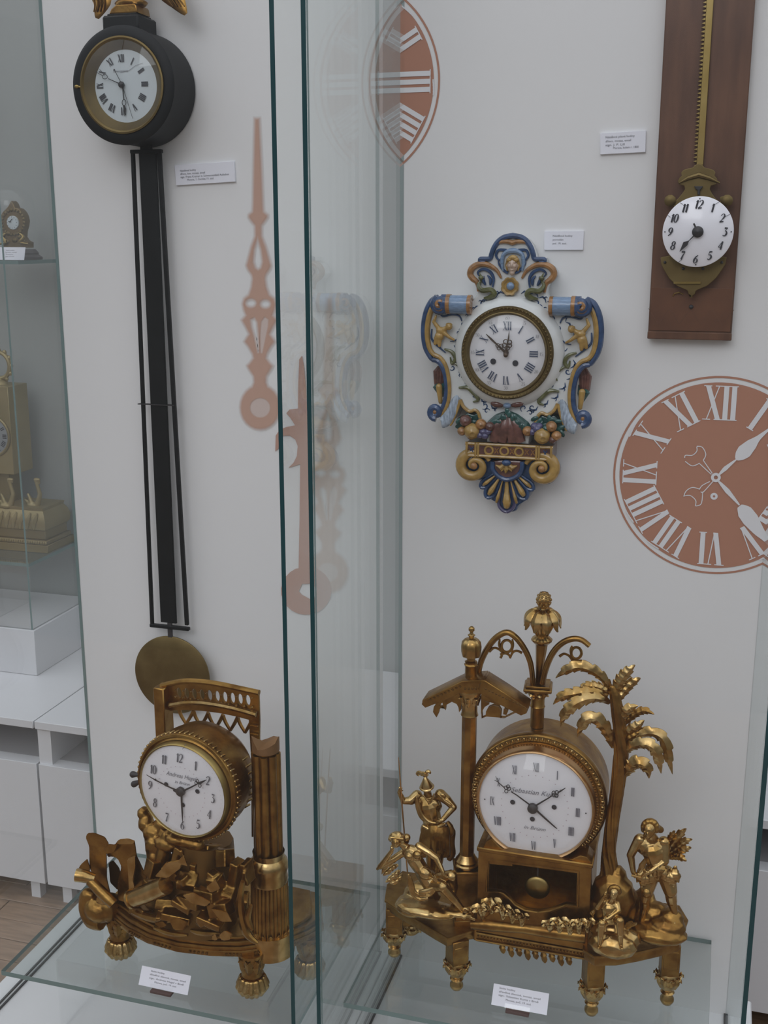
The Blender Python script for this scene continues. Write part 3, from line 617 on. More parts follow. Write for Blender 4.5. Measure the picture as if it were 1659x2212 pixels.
def shelf_card(corners, lines, label, name='caption_card'):
    """a card leaning back in a little holder on the glass shelf"""
    tl, tr, br_, bl_ = corners; A = PZ(*bl_, ZS + .006); B = PZ(*br_, ZS + .006); X = (B - A); w = X.length; X = X / w
    # lean: choose the height so that the top edge falls in place
    back = Vector((-X.y, X.x, 0)); best = None
    for i in range(10, 86):
        t = R(i); d = back * math.cos(t) + Vector((0, 0, 1)) * math.sin(t)
        for hh in (.026, .028, .03, .032, .034, .036, .038):
            p = A + d * hh - CAM; y = 1106 - FPX * p.dot(CU) / p.dot(CF); x = 829.5 + FPX * p.dot(CR) / p.dot(CF)
            e = abs(y - tl[1]) + abs(x - tl[0]) + abs(i - 55) * .08
            if best is None or e < best[0]: best = (e, d, hh)
    _, d, h = best; N = X.cross(d); Mx = Matrix((X, d, N)).transposed().to_4x4(); Mx.translation = A
    k = thing(name, label, 'card', (A + B) / 2 - Vector((0, 0, .006)), 'caption cards on the low shelves')
    cd = mesh_obj('card', MB(Mx).box((0, 0, -.0006), (w, h, 0)), M_['paper'], k); f = MB(Mx)
    for st, u, v, wd in lines: put_text(f, st, u * w, h - v * h, h * .13, .0004, width=wd * w)
    mesh_obj('lettering', f, M_['ink_s'], cd, flat=True)
    mesh_obj('holder_clip', MB(Mx).box((w * .24, -.001, -.0022), (w * .70, h * .2, -.0006), .0002).box((w * .24, -.001, .0006), (w * .70, h * .2, .0014), .0002), M_['clear'], k)
    f = MB(); c0 = A + X * w * .27; f.M = Matrix((X, back, Vector((0, 0, 1)))).transposed().to_4x4(); f.M.translation = c0
    f.box((0, -.006, -.0058), (w * .42, .010, -.0015), .0005); mesh_obj('holder_foot', f, mat('card_foot', (.10, .06, .055), .6), k)
shelf_card([(307, 2086), (412, 2107), (405, 2150), (299, 2127)], [('Stolní hodiny', .20, .21, .28), ('dřevěné zlacené, mosaz, email', .19, .39, .73), ('sign.: Andreas Hugel v Brně', .19, .57, .70), ('Morava, poč. 19. stol.', .31, .74, .45)], 'white caption card in front of the gilt ruin clock')
shelf_card([(1067, 2124), (1186, 2145), (1181, 2193), (1061, 2170)], [('Stolní hodiny', .11, .20, .29), ('dřevěné zlacené, mosaz, email', .11, .37, .75), ('sign.: Sebastian Kurtz v Brně', .11, .53, .72), ('Morava, poč. 19. stol.', .25, .70, .46)], 'white caption card in front of the gilt clock with statuettes')
# ------------------------------------------------------------------ painted porcelain wall clock
G_ = lambda n, c, r=.14, **k: mat(n, c, r, coat=.25, **k)
pW = G_('white_glaze', (.70, .725, .725), noise=.06, nscale=60); pB = G_('blue_glaze', (.040, .085, .20), noise=.35, nscale=90); pL = G_('pale_blue_glaze', (.22, .33, .50), noise=.3, nscale=120, stretch=(1, 1, 6))
pY = G_('ochre_glaze', (.46, .29, .085), noise=.3, nscale=90); pO = G_('orange_glaze', (.40, .20, .07), noise=.4, nscale=120); pT = G_('teal_glaze', (.025, .105, .095), noise=.5, nscale=90, bump=.2)
pN = G_('brown_glaze', (.17, .075, .06), noise=.45, nscale=90, bump=.15); pG = G_('olive_glaze', (.14, .15, .06), noise=.4, nscale=120); pP = G_('grape_glaze', (.085, .08, .17)); pF = G_('flesh_glaze', (.55, .42, .33), noise=.2, nscale=100)
FQ = Fr((0, 1.702, 1.6)); z = crop(890, 490, 3.457)
U = lambda x, y, n=0.0: FQ.uv(*z(x, y), n)
u0 = U(752, 100)[0]
mir = lambda p: (2 * u0 - p[0], *p[1:])
V3 = lambda x, y, n: Vector((*U(x, y, n), n))
k = thing('porcelain_clock', 'painted porcelain wall clock with blue scrolls, fruit garlands and a fluted bracket', 'clock', FQ.w(u0, U(720, 2100)[1], -.03))
def both(name, fn, m, lab=None):
    out = []
    for s_ in (1, -1):
        f = MB(FQ.M if s_ == 1 else FQ.M @ Matrix.Translation((2 * u0, 0, 0)) @ Matrix.Scale(-1, 4, (1, 0, 0)))
        fn(f)
        if s_ == -1: f.f = [q[::-1] for q in f.f]
        o = mesh_obj(name, f, m, k); out.append(o)
        if lab: o['label'] = lab
    return out
# body
HALF = [(757, 62), (805, 70), (850, 95), (885, 140), (905, 190), (918, 236), (984, 236), (988, 264), (960, 274), (1000, 280), (1040, 302), (1062, 335), (1066, 368), (1046, 396), (1018, 420), (1004, 450), (1000, 490), (1010, 525), (1035, 560), (1210, 560),
        (1290, 530), (1345, 565), (1383, 640), (1404, 740), (1405, 850), (1386, 940), (1348, 1008), (1328, 1026), (1288, 1032), (1250, 1064), (1216, 1130), (1197, 1220), (1196, 1300), (1210, 1365), (1236, 1418), (1178, 1500), (1134, 1480), (1105, 1400), (1088, 1322), (1062, 1370), (1012, 1404), (972, 1392), (942, 1410), (922, 1470), (890, 1500), (870, 1625)]
hp = [U(*p) for p in HALF]
outl = hp + [mir(p) for p in hp[::-1]]
mesh_obj('body', MB(FQ.M).plate([outl], -.046, 0, .003), pW, k)
def along(pts, rad, n, seg=8, kk=4, flat=None):
    return lambda f: f.tube(smooth([V3(x, y, n) for x, y in pts], kk), rad, seg, flat=flat)
both('arch_rim', along([(745, 66), (812, 78), (860, 112), (890, 160), (905, 205), (918, 240), (986, 244), (984, 262), (950, 268)], [.0042, .0042, .004, .0038, .0036, .003], .001), pB)
both('arch_inner_rim', along([(745, 121), (790, 110), (835, 112), (862, 128)], [.004, .0035, .003, .0012], .002), pO)
both('lobe_rim', along([(820, 385), (860, 325), (930, 285), (1000, 285), (1048, 315), (1060, 360), (1035, 395), (1008, 415), (994, 450), (990, 490)], [.0015, .003, .004, .0045, .005, .005, .0048, .004, .003, .002], .002), pO)
both('ear_rim', along([(1300, 540), (1350, 575), (1388, 650), (1406, 745), (1405, 850), (1386, 940), (1345, 1010), (1325, 1030)], [.004, .0058, .0058, .0055, .005, .0045, .004, .003], .000), pB)
both('ear_band', along([(1312, 570), (1345, 620), (1368, 690), (1378, 770), (1374, 860), (1352, 940), (1318, 985), (1262, 1010), (1220, 1060), (1195, 1130), (1178, 1220), (1176, 1300), (1190, 1380), (1232, 1470)], [.003, .0042, .0045, .0045, .0042, .004, .0036, .0034, .0032, .0032, .0032, .003, .003, .0025], .002), pY)
both('notch_rim', along([(1330, 1030), (1285, 1036), (1246, 1070), (1216, 1135), (1200, 1220), (1200, 1300), (1214, 1370), (1245, 1430), (1290, 1465)], [.0035, .0045, .005, .005, .0048, .0048, .0045, .0045, .004], .000), pB)
both('lower_volute', lambda f: f.tube([V3(1275 + (46 - i * 1.5) * math.cos(R(100 - i * 24)), 1432 + (50 - i * 1.7) * math.sin(R(100 - i * 24)), .004) for i in range(22)], [.006, .0055, .005, .0035], 8), pB)
both('lower_volute_eye', lambda f: f.ell(V3(1275, 1432, .005), (.0042, .0042, .004)), pO)
both('strap', lambda f: f.tube(smooth([V3(x, y, -.003 + .002 * i) for i, (x, y) in enumerate([(1112, 1250), (1125, 1330), (1150, 1410), (1195, 1490), (1225, 1508)])], 4), [.003, .0075, .0098, .0102, .0085], 10, flat=((0, 0, 1), .40)), G_('strap_glaze', (.42, .50, .60), noise=.45, nscale=110, stretch=(3, 1, 1)))
both('strap_trim', along([(1088, 1320), (1060, 1372), (1012, 1404), (970, 1390), (942, 1412), (920, 1475)], .0026, .001), pY)
both('strap_edge', along([(1088, 1322), (1108, 1400), (1140, 1490), (1160, 1522)], .0024, .001), pY)
# scroll rolls
def roll(f, x0, x1, r, n=.006):
    a = V3(x0, 592, n); b_ = V3(x1, 592, n); b_.y = a.y; f.tube([a, a.lerp(b_, .5), b_], r, 24)
both('scroll_roll', lambda f: roll(f, 1052, 1200, .0138), pL)
both('roll_end', lambda f: roll(f, 1028, 1056, .0146), pO)
both('roll_collar', lambda f: roll(f, 1192, 1222, .0150), pO)
both('roll_cap', lambda f: roll(f, 1222, 1262, .0146), pB)
both('upper_volute', lambda f: f.tube([V3(1262 + (64 - i * 1.9) * math.cos(R(-60 + i * 25)), 598 + (66 - i * 1.9) * math.sin(R(-60 + i * 25)), .010 + i * .0003) for i in range(30)], [.0052, .0055, .0045, .003], 8), pB)
both('volute_band', lambda f: f.tube([V3(1262 + (44 - i * 1.6) * math.cos(R(-40 + i * 25)), 598 + (46 - i * 1.6) * math.sin(R(-40 + i * 25)), .013 + i * .0003) for i in range(22)], [.004, .0042, .003], 8), pO)
# side pendants in the notches
both('pendant_cloth', lambda f: [f.tube([V3(1262 + d, 1060, -.022), V3(1285 + d * .8, 1120, -.014), V3(1282 + d * .6, 1210, -.014), V3(1270 + d * .3, 1290, -.018)], [.002, .006, .0055, .002], 8) for d in (-14, 14, 36)], pN)
both('pendant_leaves', lambda f: [f.tube([V3(1262 + d, 1180, -.016), V3(1275 + d, 1240, -.008), V3(1262 + d * .5, 1310, -.014)], [.001, .005, .001], 8) for d in (-16, 6, 28)], pT)
both('pendant_fruit', lambda f: f.cap(V3(1270, 1235, -.004), V3(1256, 1350, -.006), .0052, .0034), pY)
# dial and bezel
ND = .022; DC = U(705, 945, ND)
Md = FQ.M @ Matrix.Translation((*DC, 0)); rb = (Vector(U(1050, 945, ND)) - Vector(U(362, 945, ND))).length / 2; rd = rb * .822
mesh_obj('collar', MB(Md).lathe([(rb * 1.22, -.002), (rb * 1.17, .006), (rb * 1.05, .012), (rb * .99, .014)], 64, caps=False), pW, k)
bz = mesh_obj('bezel', MB(Md).lathe([(rb * 1.0, .010), (rb * 1.0, .019), (rb * .965, .0225), (rb * .925, .0205), (rb * .90, .0205), (rb * .885, .024), (rb * .865, .0245), (rb * .845, .021), (rd, .0185), (rd, .016)], 72, caps=False), M_['brass_d'], k)
f = MB(Md)
for i in range(72): a = 2 * PI * i / 72; f.ell((rb * .955 * math.cos(a), rb * .955 * math.sin(a), .0222), (.0019, .0019, .0014), 6, 4)
mesh_obj('bead_row', f, M_['brass_d'], bz)['kind'] = 'stuff'
d = mesh_obj('dial', MB(Md).lathe([(rd * 1.01, .0165), (rd * .8, .0185), (0, .0200)], 64), M_['enamel'], k)
f = MB(Md)
for i, st in enumerate(RN): roman(f, (0, 0), 30 * i, rd * .60, rd * .82, st, rd * .030, rd * .009, .0206, gap=rd * .028, vw=.46, serif=True)
mesh_obj('numerals', f, M_['ink_b'], d, flat=True)
for i in range(12): a = R(30 * i); f = MB(Md); digits(f, str(60 if i == 0 else 5 * i), (rd * .91 * math.sin(a), rd * .91 * math.cos(a)), rd * .085, rd * .008, .0196); mesh_obj('minute_figure', f, M_['ink_s'], d, flat=True)
for x in (606, 772):
    p = U(x, 1005 if x < 700 else 1018, .0205); mesh_obj('winding_hole', MB(FQ.M).disc(p, rd * .077, .0208, 20), M_['ink'], d, flat=True)
Uh = lambda x, y: U(x, y, .0235)
H0 = (705, 945)
f = MB(FQ.M).ribbon([Uh(705, 945), Uh(640, 885), Uh(590, 838), Uh(552, 800)], [.0045, .0022, .0030, .0008], .0235, thick=.0007)
for x, y in ((650, 905), (668, 890), (640, 885)): f.tube([V3(x + 15 * math.cos(a), y + 15 * math.sin(a), .0235) for a in [i * PI / 5 for i in range(10)]], .0006, 5, closed=True)
mesh_obj('minute_hand', f, M_['bronze_hand'], k)
f = MB(FQ.M).ribbon([Uh(705, 945), Uh(712, 880), Uh(722, 830), Uh(726, 778)], [.0035, .0016, .0022, .0006], .0247, thick=.0007)
for x, y in ((690, 885), (728, 885), (700, 858), (728, 862), (712, 905)): f.tube([V3(x + 17 * math.cos(a), y + 17 * math.sin(a), .0247) for a in [i * PI / 5 for i in range(10)]], .0008, 5, closed=True)
mesh_obj('hour_hand', f, M_['bronze_hand'], k)
mesh_obj('hand_hub', MB(FQ.M).cap(V3(702, 940, .022), V3(700, 958, .027), .0042, .0036), M_['bronze_hand'], k)
mesh_obj('dial_glass', MB(Md).lathe(dome(0, rd * 1.02, .010, .0185), 40), M_['clear'], k)
# crest: face, rosette, beasts
f = MB(FQ.M); c = V3(752, 282, .004)
f.ell(c, (.0085, .0135, .008)).ell(c + Vector((0, -.001, .007)), (.0018, .0042, .003)).ell(c + Vector((0, -.0075, .006)), (.0032, .0013, .002)).ell(c + Vector((0, -.012, .003)), (.004, .004, .004))
for s_ in (-1, 1): f.ell(c + Vector((s_ * .0036, -.002, .006)), (.0028, .003, .002)).ell(c + Vector((s_ * .0036, .0036, .0068)), (.002, .0012, .0016)).ell(c + Vector((s_ * .0086, 0, 0)), (.002, .004, .003))
fused('mask_face', f, pF, k, .0008, 2)
f = MB(FQ.M)
for dx, dy, r in ((-24, -28, .005), (0, -44, .0055), (24, -28, .005), (-12, -40, .005), (14, -42, .005)): f.ell(V3(752 + dx, 275 + dy, .008), (r, r * .8, r * .8))
for s_ in (-1, 1): f.tube([V3(752 + s_ * 30, 250, .006), V3(752 + s_ * 46, 290, .004), V3(752 + s_ * 40, 330, .003)], [.0035, .0025, .001], 6)
mesh_obj('mask_hair', f, pY, k)
mesh_obj('mask_hood', MB(FQ.M).tube(smooth([V3(x, y, .003) for x, y in ((680, 330), (672, 260), (690, 200), (752, 178), (815, 200), (832, 262), (822, 330))], 4), [.0015, .003, .0032, .004, .0032, .003, .0015], 8), pL, k)
both('crest_scroll', lambda f: [f.tube(smooth([V3(x, y, .002) for x, y in pts], 4), [.0022, .002, .0008], 6) for pts in ([(790, 175), (850, 175), (868, 215), (845, 250), (828, 235)], [(770, 345), (800, 330), (840, 285), (850, 255)])], pB)
ro = mesh_obj('rosette', MB(FQ.M).lathe([(0, 0), (.0130, .001), (.0135, .005), (.0118, .008), (.009, .007), (.0078, .0055)], 32, M=Matrix.Translation((*U(735, 445), 0)), lobes=8, amp=.05), pY, k)
mesh_obj('rosette_eye', MB(FQ.M).ell(V3(735, 443, .006), (.0062, .0062, .005)), pL, ro)
for s_ in (1, -1):
    q = lambda x, y, n: (lambda p: Vector((2 * u0 - p.x, p.y, p.z)) if s_ < 0 else p)(V3(x, y, n))
    f = MB(FQ.M); f.tube(smooth([q(*p) for p in ((965, 400, .003), (985, 440, .005), (950, 480, .007), (885, 475, .007), (860, 505, .006), (890, 530, .005), (940, 540, .004))], 4), [.0012, .003, .0042, .0038, .0045, .004, .0015], 8)
    f.ell(q(968, 385, .005), (.0042, .0035, .0035)).cap(q(968, 380, .005), q(980, 350, .005), .002, .0008)
    mesh_obj('serpent', f, pG, k)
    f = MB(FQ.M)
    for pts in ([(880, 455), (875, 390), (905, 340), (960, 320), (1000, 345), (985, 375)], [(900, 440), (900, 395), (925, 365)], [(935, 440), (955, 400), (950, 370)]): f.tube(smooth([q(x, y, .003) for x, y in pts], 4), [.0012, .0026, .002, .0008], 6)
    mesh_obj('leaf_scroll', f, pB, k)['kind'] = 'stuff'
    # painted putto on the ear
    f = MB(FQ.M); e = lambda x, y, n=.006: q(x, y, n)
    f.ell(e(1190, 765, .009), (.0055, .0058, .0055)); f.ell(e(1255, 800, .006), (.0088, .0062, .006)); f.ell(e(1270, 845, .006), (.0075, .008, .006)); f.cap(e(1280, 780), e(1320, 735), .0036, .0028); f.cap(e(1320, 735), e(1305, 690), .0028, .002)
    f.cap(e(1230, 815, .008), e(1180, 850, .009), .0034, .0026); f.cap(e(1180, 850, .009), e(1150, 865, .007), .0026, .0018); f.cap(e(1270, 870), e(1265, 915), .0046, .0028); f.cap(e(1290, 860), e(1300, 900), .0044, .003); f.cap(e(1205, 770, .008), e(1235, 790, .008), .003, .004)
    f.ell(e(1180, 768, .0140), (.0012, .0016, .0012)); f.ell(e(1192, 750, .009), (.0056, .003, .0052))
    fused('putto', f, pY, k, .0009, 2)
    f = MB(FQ.M)
    for pts, w in (([(1105, 720), (1130, 680), (1190, 672), (1260, 690), (1290, 650)], .0018), ([(1340, 790), (1340, 860), (1310, 900), (1260, 940), (1220, 970)], .002), ([(1100, 830), (1150, 870), (1190, 880)], .0012)):
        f.tube(smooth([e(x, y, .002) for x, y in pts], 4), [w * .5, w, w * .4], 6)
    mesh_obj('ear_tendril', f, pB, k)['kind'] = 'stuff'
    f = MB(FQ.M)
    for pts, w in (([(1230, 940), (1170, 960), (1140, 1010), (1165, 1050), (1180, 1000)], .0034), ([(1150, 1040), (1100, 1070), (1070, 1110), (1085, 1150)], .0028), ([(1100, 1230), (1030, 1225), (985, 1260), (945, 1310), (985, 1330)], .0040)):
        f.tube(smooth([e(x, y, .003) for x, y in pts], 4), [w * .4, w, w * .8, w * .3], 8)
    mesh_obj('vine', f, pG, k)['kind'] = 'stuff'
    f = MB(FQ.M)
    for cx_, cy_, r, a0 in ((1130, 905, 30, 0), (1110, 940, 22, 90), (1165, 1080, 24, 40), (1040, 1190, 26, 180), (900, 1350, 30, 60), (880, 1390, 24, 200), (835, 1355, 28, 120), (1000, 610, 30, 20), (960, 600, 24, 150), (930, 570, 22, 240), (860, 545, 26, 80), (1050, 690, 26, 200), (1090, 760, 22, 300)):
        f.ribbon([U(cx_ + r * (1 - t / 14) * math.cos(R(a0 + t * 26)), cy_ + r * (1 - t / 14) * math.sin(R(a0 + t * 26))) if s_ > 0 else mir(U(cx_ + r * (1 - t / 14) * math.cos(R(a0 + t * 26)), cy_ + r * (1 - t / 14) * math.sin(R(a0 + t * 26)))) for t in range(13)], [.0008, .0020, .0014, .0006], .0006, thick=.0008)
    for cx_, cy_ in ((985, 640), (1010, 660), (1035, 720), (900, 560), (955, 615), (1070, 740)): f.ell(e(cx_, cy_, .001), (.0045, .0014, .001), rot=Euler((0, 0, s_ * R(-35))).to_matrix())
    mesh_obj('painted_scrolls', f, pB, k)['kind'] = 'stuff'
for s_ in (1, -1):
    f = MB(FQ.M)
    for j, aa in enumerate(list(range(8, 78, 9)) + list(range(100, 172, 12))):
        a = R(aa); r0 = rb * (1.235 + .02 * (j % 2)); c = Vector((DC[0] + .010 + s_ * r0 * math.sin(a), DC[1] + r0 * math.cos(a), 0)); t = Vector((s_ * math.cos(a), -math.sin(a), 0)); o_ = Vector((s_ * math.sin(a), math.cos(a), 0))
        f.ribbon([c - t * .0065 + o_ * .001, c - t * .002 + o_ * .0052, c + t * .003 + o_ * .0038, c + t * .0065 - o_ * .0005], [.0006, .0026, .0022, .0006], .0008, thick=.0009)
        f.ribbon([c + o_ * .0036, c + o_ * .0075 + t * .0026, c + o_ * .0072 + t * .0052], [.0016, .0015, .0005], .0008, thick=.0009)
    mesh_obj('collar_leaves', f, pB, k)['kind'] = 'stuff'
# garlands of fruit
FR = [(862, 1525, .0078, pO), (972, 1560, .0125, pY), (1040, 1492, .0088, pO), (1078, 1560, .0078, pO), (935, 1508, .0075, pP), (915, 1490, .006, pP), (900, 1530, .0062, pP), (950, 1490, .0058, pP), (1000, 1505, .0062, pT), (1050, 1590, .0060, pN)]
FL = [(372, 1525, .0072, pO), (448, 1525, .0125, pY), (515, 1475, .0088, pO), (400, 1448, .0095, pN), (580, 1490, .0075, pN), (530, 1530, .0062, pP), (508, 1555, .006, pP), (545, 1560, .0058, pP), (565, 1530, .0056, pP), (440, 1560, .0066, pN)]
for lst in (FR, FL):
    for x, y, r, m in lst:
        f = MB(FQ.M); c = V3(x, y, .010); f.lathe([(0, -r), (r * .6, -r * .82), (r * .95, -r * .3), (r, .1 * r), (r * .8, r * .62), (r * .35, r * .92), (r * .12, r * .86), (0, r * .8)], 16, M=Matrix.Translation(c) @ Euler((R(20), R(15), 0)).to_matrix().to_4x4(), lobes=6 if r > .01 else 0, amp=.04)
        mesh_obj('fruit', f, m, k)
for pts in ([(700, 1380), (770, 1430), (840, 1490), (870, 1520)], [(700, 1390), (650, 1430), (600, 1480), (560, 1540)]):
    f = MB(FQ.M); f.tube(smooth([V3(x, y, .002) for x, y in pts], 4), [.003, .008, .009, .006], 8)
    for i in range(9): t = i / 8; x = pts[0][0] + (pts[-1][0] - pts[0][0]) * t; y = pts[0][1] + (pts[-1][1] - pts[0][1]) * t; f.ell(V3(x + rnd.uniform(-14, 14), y + rnd.uniform(-14, 14), .009), (.0055, .0035, .002), 8, 5, rot=Euler((0, 0, rnd.uniform(0, 3))).to_matrix())
    mesh_obj('garland_swag', f, pT, k)
for cx_, cy_, w_, h_ in ((1015, 1500, 130, 85), (455, 1480, 130, 85)):
    f = MB(FQ.M); f.plate([[U(cx_ + w_ * math.cos(a) * (1 + .07 * math.sin(9 * a)), cy_ + h_ * math.sin(a) * (1 + .1 * math.sin(9 * a))) for a in [2 * PI * i / 54 for i in range(54)]]], -.03, -.001, .002)
    for i in range(16): f.ell(V3(cx_ + rnd.uniform(-.85, .85) * w_, cy_ + rnd.uniform(-.8, .7) * h_, .003), (.007, .0036, .0025), 8, 5, rot=Euler((0, 0, rnd.uniform(0, 3))).to_matrix())
    mesh_obj('garland_leaves', f, pT, k)
for s_ in (-1, 1): mesh_obj('bow_loop', MB(FQ.M).ell(V3(710 + s_ * 75, 1325, .006), (.0105, .0052, .005), rot=Euler((0, 0, s_ * R(10))).to_matrix()), pN, k)
mesh_obj('bow_knot', MB(FQ.M).ell(V3(710, 1335, .009), (.0062, .0045, .005)), pL, k)
for a, b_, c in (((705, 1400), (640, 1490), (612, 1602)), ((712, 1395), (690, 1500), (672, 1606)), ((718, 1395), (738, 1500), (752, 1606)), ((724, 1400), (775, 1490), (812, 1606))):
    mesh_obj('drape_fold', MB(FQ.M).tube(smooth([V3(*a, .002), V3(*b_, .006), V3(*c, .004)], 5), [.004, .0085, .0075], 10, flat=((0, 0, 1), .7)), pN, k)
# frieze band
bA, bB = U(408, 1616), U(1052, 1640); vt, vb = U(720, 1618)[1], U(720, 1728)[1]
mesh_obj('frieze', MB(FQ.M).box((bA[0], vb, -.046), (bB[0], vt, .004), .0015), pN, k)
for va in (vt - .0022, vb + .0022): mesh_obj('frieze_moulding', MB(FQ.M).tube([Vector((bA[0] - .001, va, .004)), Vector((bB[0] + .001, va, .004))], .0026, 8), pY, k)
wB = bB[0] - bA[0]
for t in (.01, .115, .145, .82, .85, .988): mesh_obj('frieze_bar', MB(FQ.M).box((bA[0] + wB * t - .0018, vb, .003), (bA[0] + wB * t + .0018, vt, .0068), .0008), pY, k)
for t in (.27, .45, .62): mesh_obj('frieze_ring', MB(FQ.M @ Matrix.Translation((bA[0] + wB * t, (vt + vb) / 2, .0045))).tube([Vector((.0062 * math.cos(a), .0062 * math.sin(a), 0)) for a in [i * PI / 12 for i in range(24)]], .0018, 6, closed=True), pY, k)
for t in (.065, .36, .54, .71, .78, .92):
    f = MB(FQ.M)
    for a in (45, 135): f.tube([Vector((bA[0] + wB * t - .004 * math.cos(R(a)), (vt + vb) / 2 - .006 * math.sin(R(a)), .0045)), Vector((bA[0] + wB * t + .004 * math.cos(R(a)), (vt + vb) / 2 + .006 * math.sin(R(a)), .0045))], .001, 6)
    mesh_obj('frieze_cross', f, pB if t in (.065, .92) else pO, k)
# bracket
bk = [(480, 1745), (985, 1745), (1040, 1765), (1078, 1815), (1072, 1885), (1020, 1930), (950, 1930), (890, 1900), (880, 1960), (860, 2040), (790, 2090), (770, 2130), (712, 2142), (652, 2120), (635, 2080), (570, 2040), (530, 1990), (520, 1930), (545, 1890), (500, 1900), (420, 1890), (372, 1840), (380, 1775), (430, 1738)]
mesh_obj('bracket', MB(FQ.M).plate([[tuple(p)[:2] for p in smooth([(*U(*p), 0) for p in bk], 3, True)]], -.046, -.008, .003), pB, k)
for (cx_, cy_, s_) in ((462, 1785, -1), (968, 1808, 1)):
    f = MB(FQ.M); pts = []
    for i in range(50): t = i / 49; r = 112 * (1 - t) ** .8 + 12; a = R(200 + 560 * t) if s_ > 0 else R(-20 - 560 * t); pts.append(V3(cx_ + r * math.cos(a), cy_ + r * .92 * math.sin(a), -.002 + .007 * t))
    f.tube(pts, [.0035, .0085, .0085, .006, .004, .003], 10); mesh_obj('bracket_volute', f, pY if s_ < 0 else pY, k)
    f = MB(FQ.M); f.tube([p + Vector((0, 0, .004)) for p in pts[6:32]], [.001, .002, .001], 6); mesh_obj('volute_groove', f, pT, k)
    mesh_obj('volute_eye', MB(FQ.M).ell(V3(cx_, cy_, .008), (.0058, .0058, .005)), pO, k)
mesh_obj('bracket_shield', MB(FQ.M).plate([[tuple(p)[:2] for p in smooth([(*U(*p), 0) for p in ((608, 1748), (818, 1748), (822, 1800), (790, 1858), (712, 1885), (640, 1858), (604, 1800))], 3, True)]], -.03, .000, .003), pN, k)
mesh_obj('shield_rim', MB(FQ.M).tube(smooth([V3(x, y, .000) for x, y in ((602, 1752), (604, 1810), (645, 1862), (712, 1888), (786, 1862), (820, 1810), (822, 1752))], 4), .0038, 8), pB, k)
f = MB(FQ.M)
for pts in ([(705, 1770), (705, 1810), (698, 1840)], [(700, 1770), (660, 1800), (625, 1780)], [(710, 1770), (750, 1800), (785, 1785)], [(690, 1800), (665, 1825)], [(720, 1800), (745, 1825)]): f.tube([V3(x, y, .003) for x, y in pts], [.0025, .0042, .001], 8)
mesh_obj('shield_leaf', f, pY, k); mesh_obj('shield_knop', MB(FQ.M).ell(V3(705, 1762, .006), (.0075, .005, .005)), pB, k)
O0 = (708, 1790)
for ex, ey, w_ in ((530, 1930, 18), (572, 2000, 26), (628, 2062, 16), (706, 2098, 40), (782, 2068, 16), (836, 2010, 28), (888, 1945, 18)):
    dx, dy = ex - O0[0], ey - O0[1]; L = math.hypot(dx, dy); s0 = 95 / L; mm = .00021
    f = MB(FQ.M); f.tube(smooth([V3(O0[0] + dx * t, O0[1] + dy * t, n) for t, n in ((s0, -.004), (.6, -.002), (.85, .001), (.98, -.002))], 4), [w_ * .25 * mm, w_ * .45 * mm, w_ * .8 * mm, w_ * .55 * mm], 8)
    fl = mesh_obj('flute', f, pY, k)
    if w_ > 17:
        n_ = Vector((-dy, dx)) / L; 
        f = MB(FQ.M)
        for s_ in (-1, 1): f.tube(smooth([V3(O0[0] + dx * t + s_ * n_.x * w_ * q, O0[1] + dy * t + s_ * n_.y * w_ * q, -.006) for t, q in ((s0, .9), (.6, 1.1), (.9, 1.5), (1.05, .8), (1.1, 0))], 4), [.0016, .0022, .003, .003], 8)
        mesh_obj('flute_rim', f, pP if w_ > 30 else pB, fl)
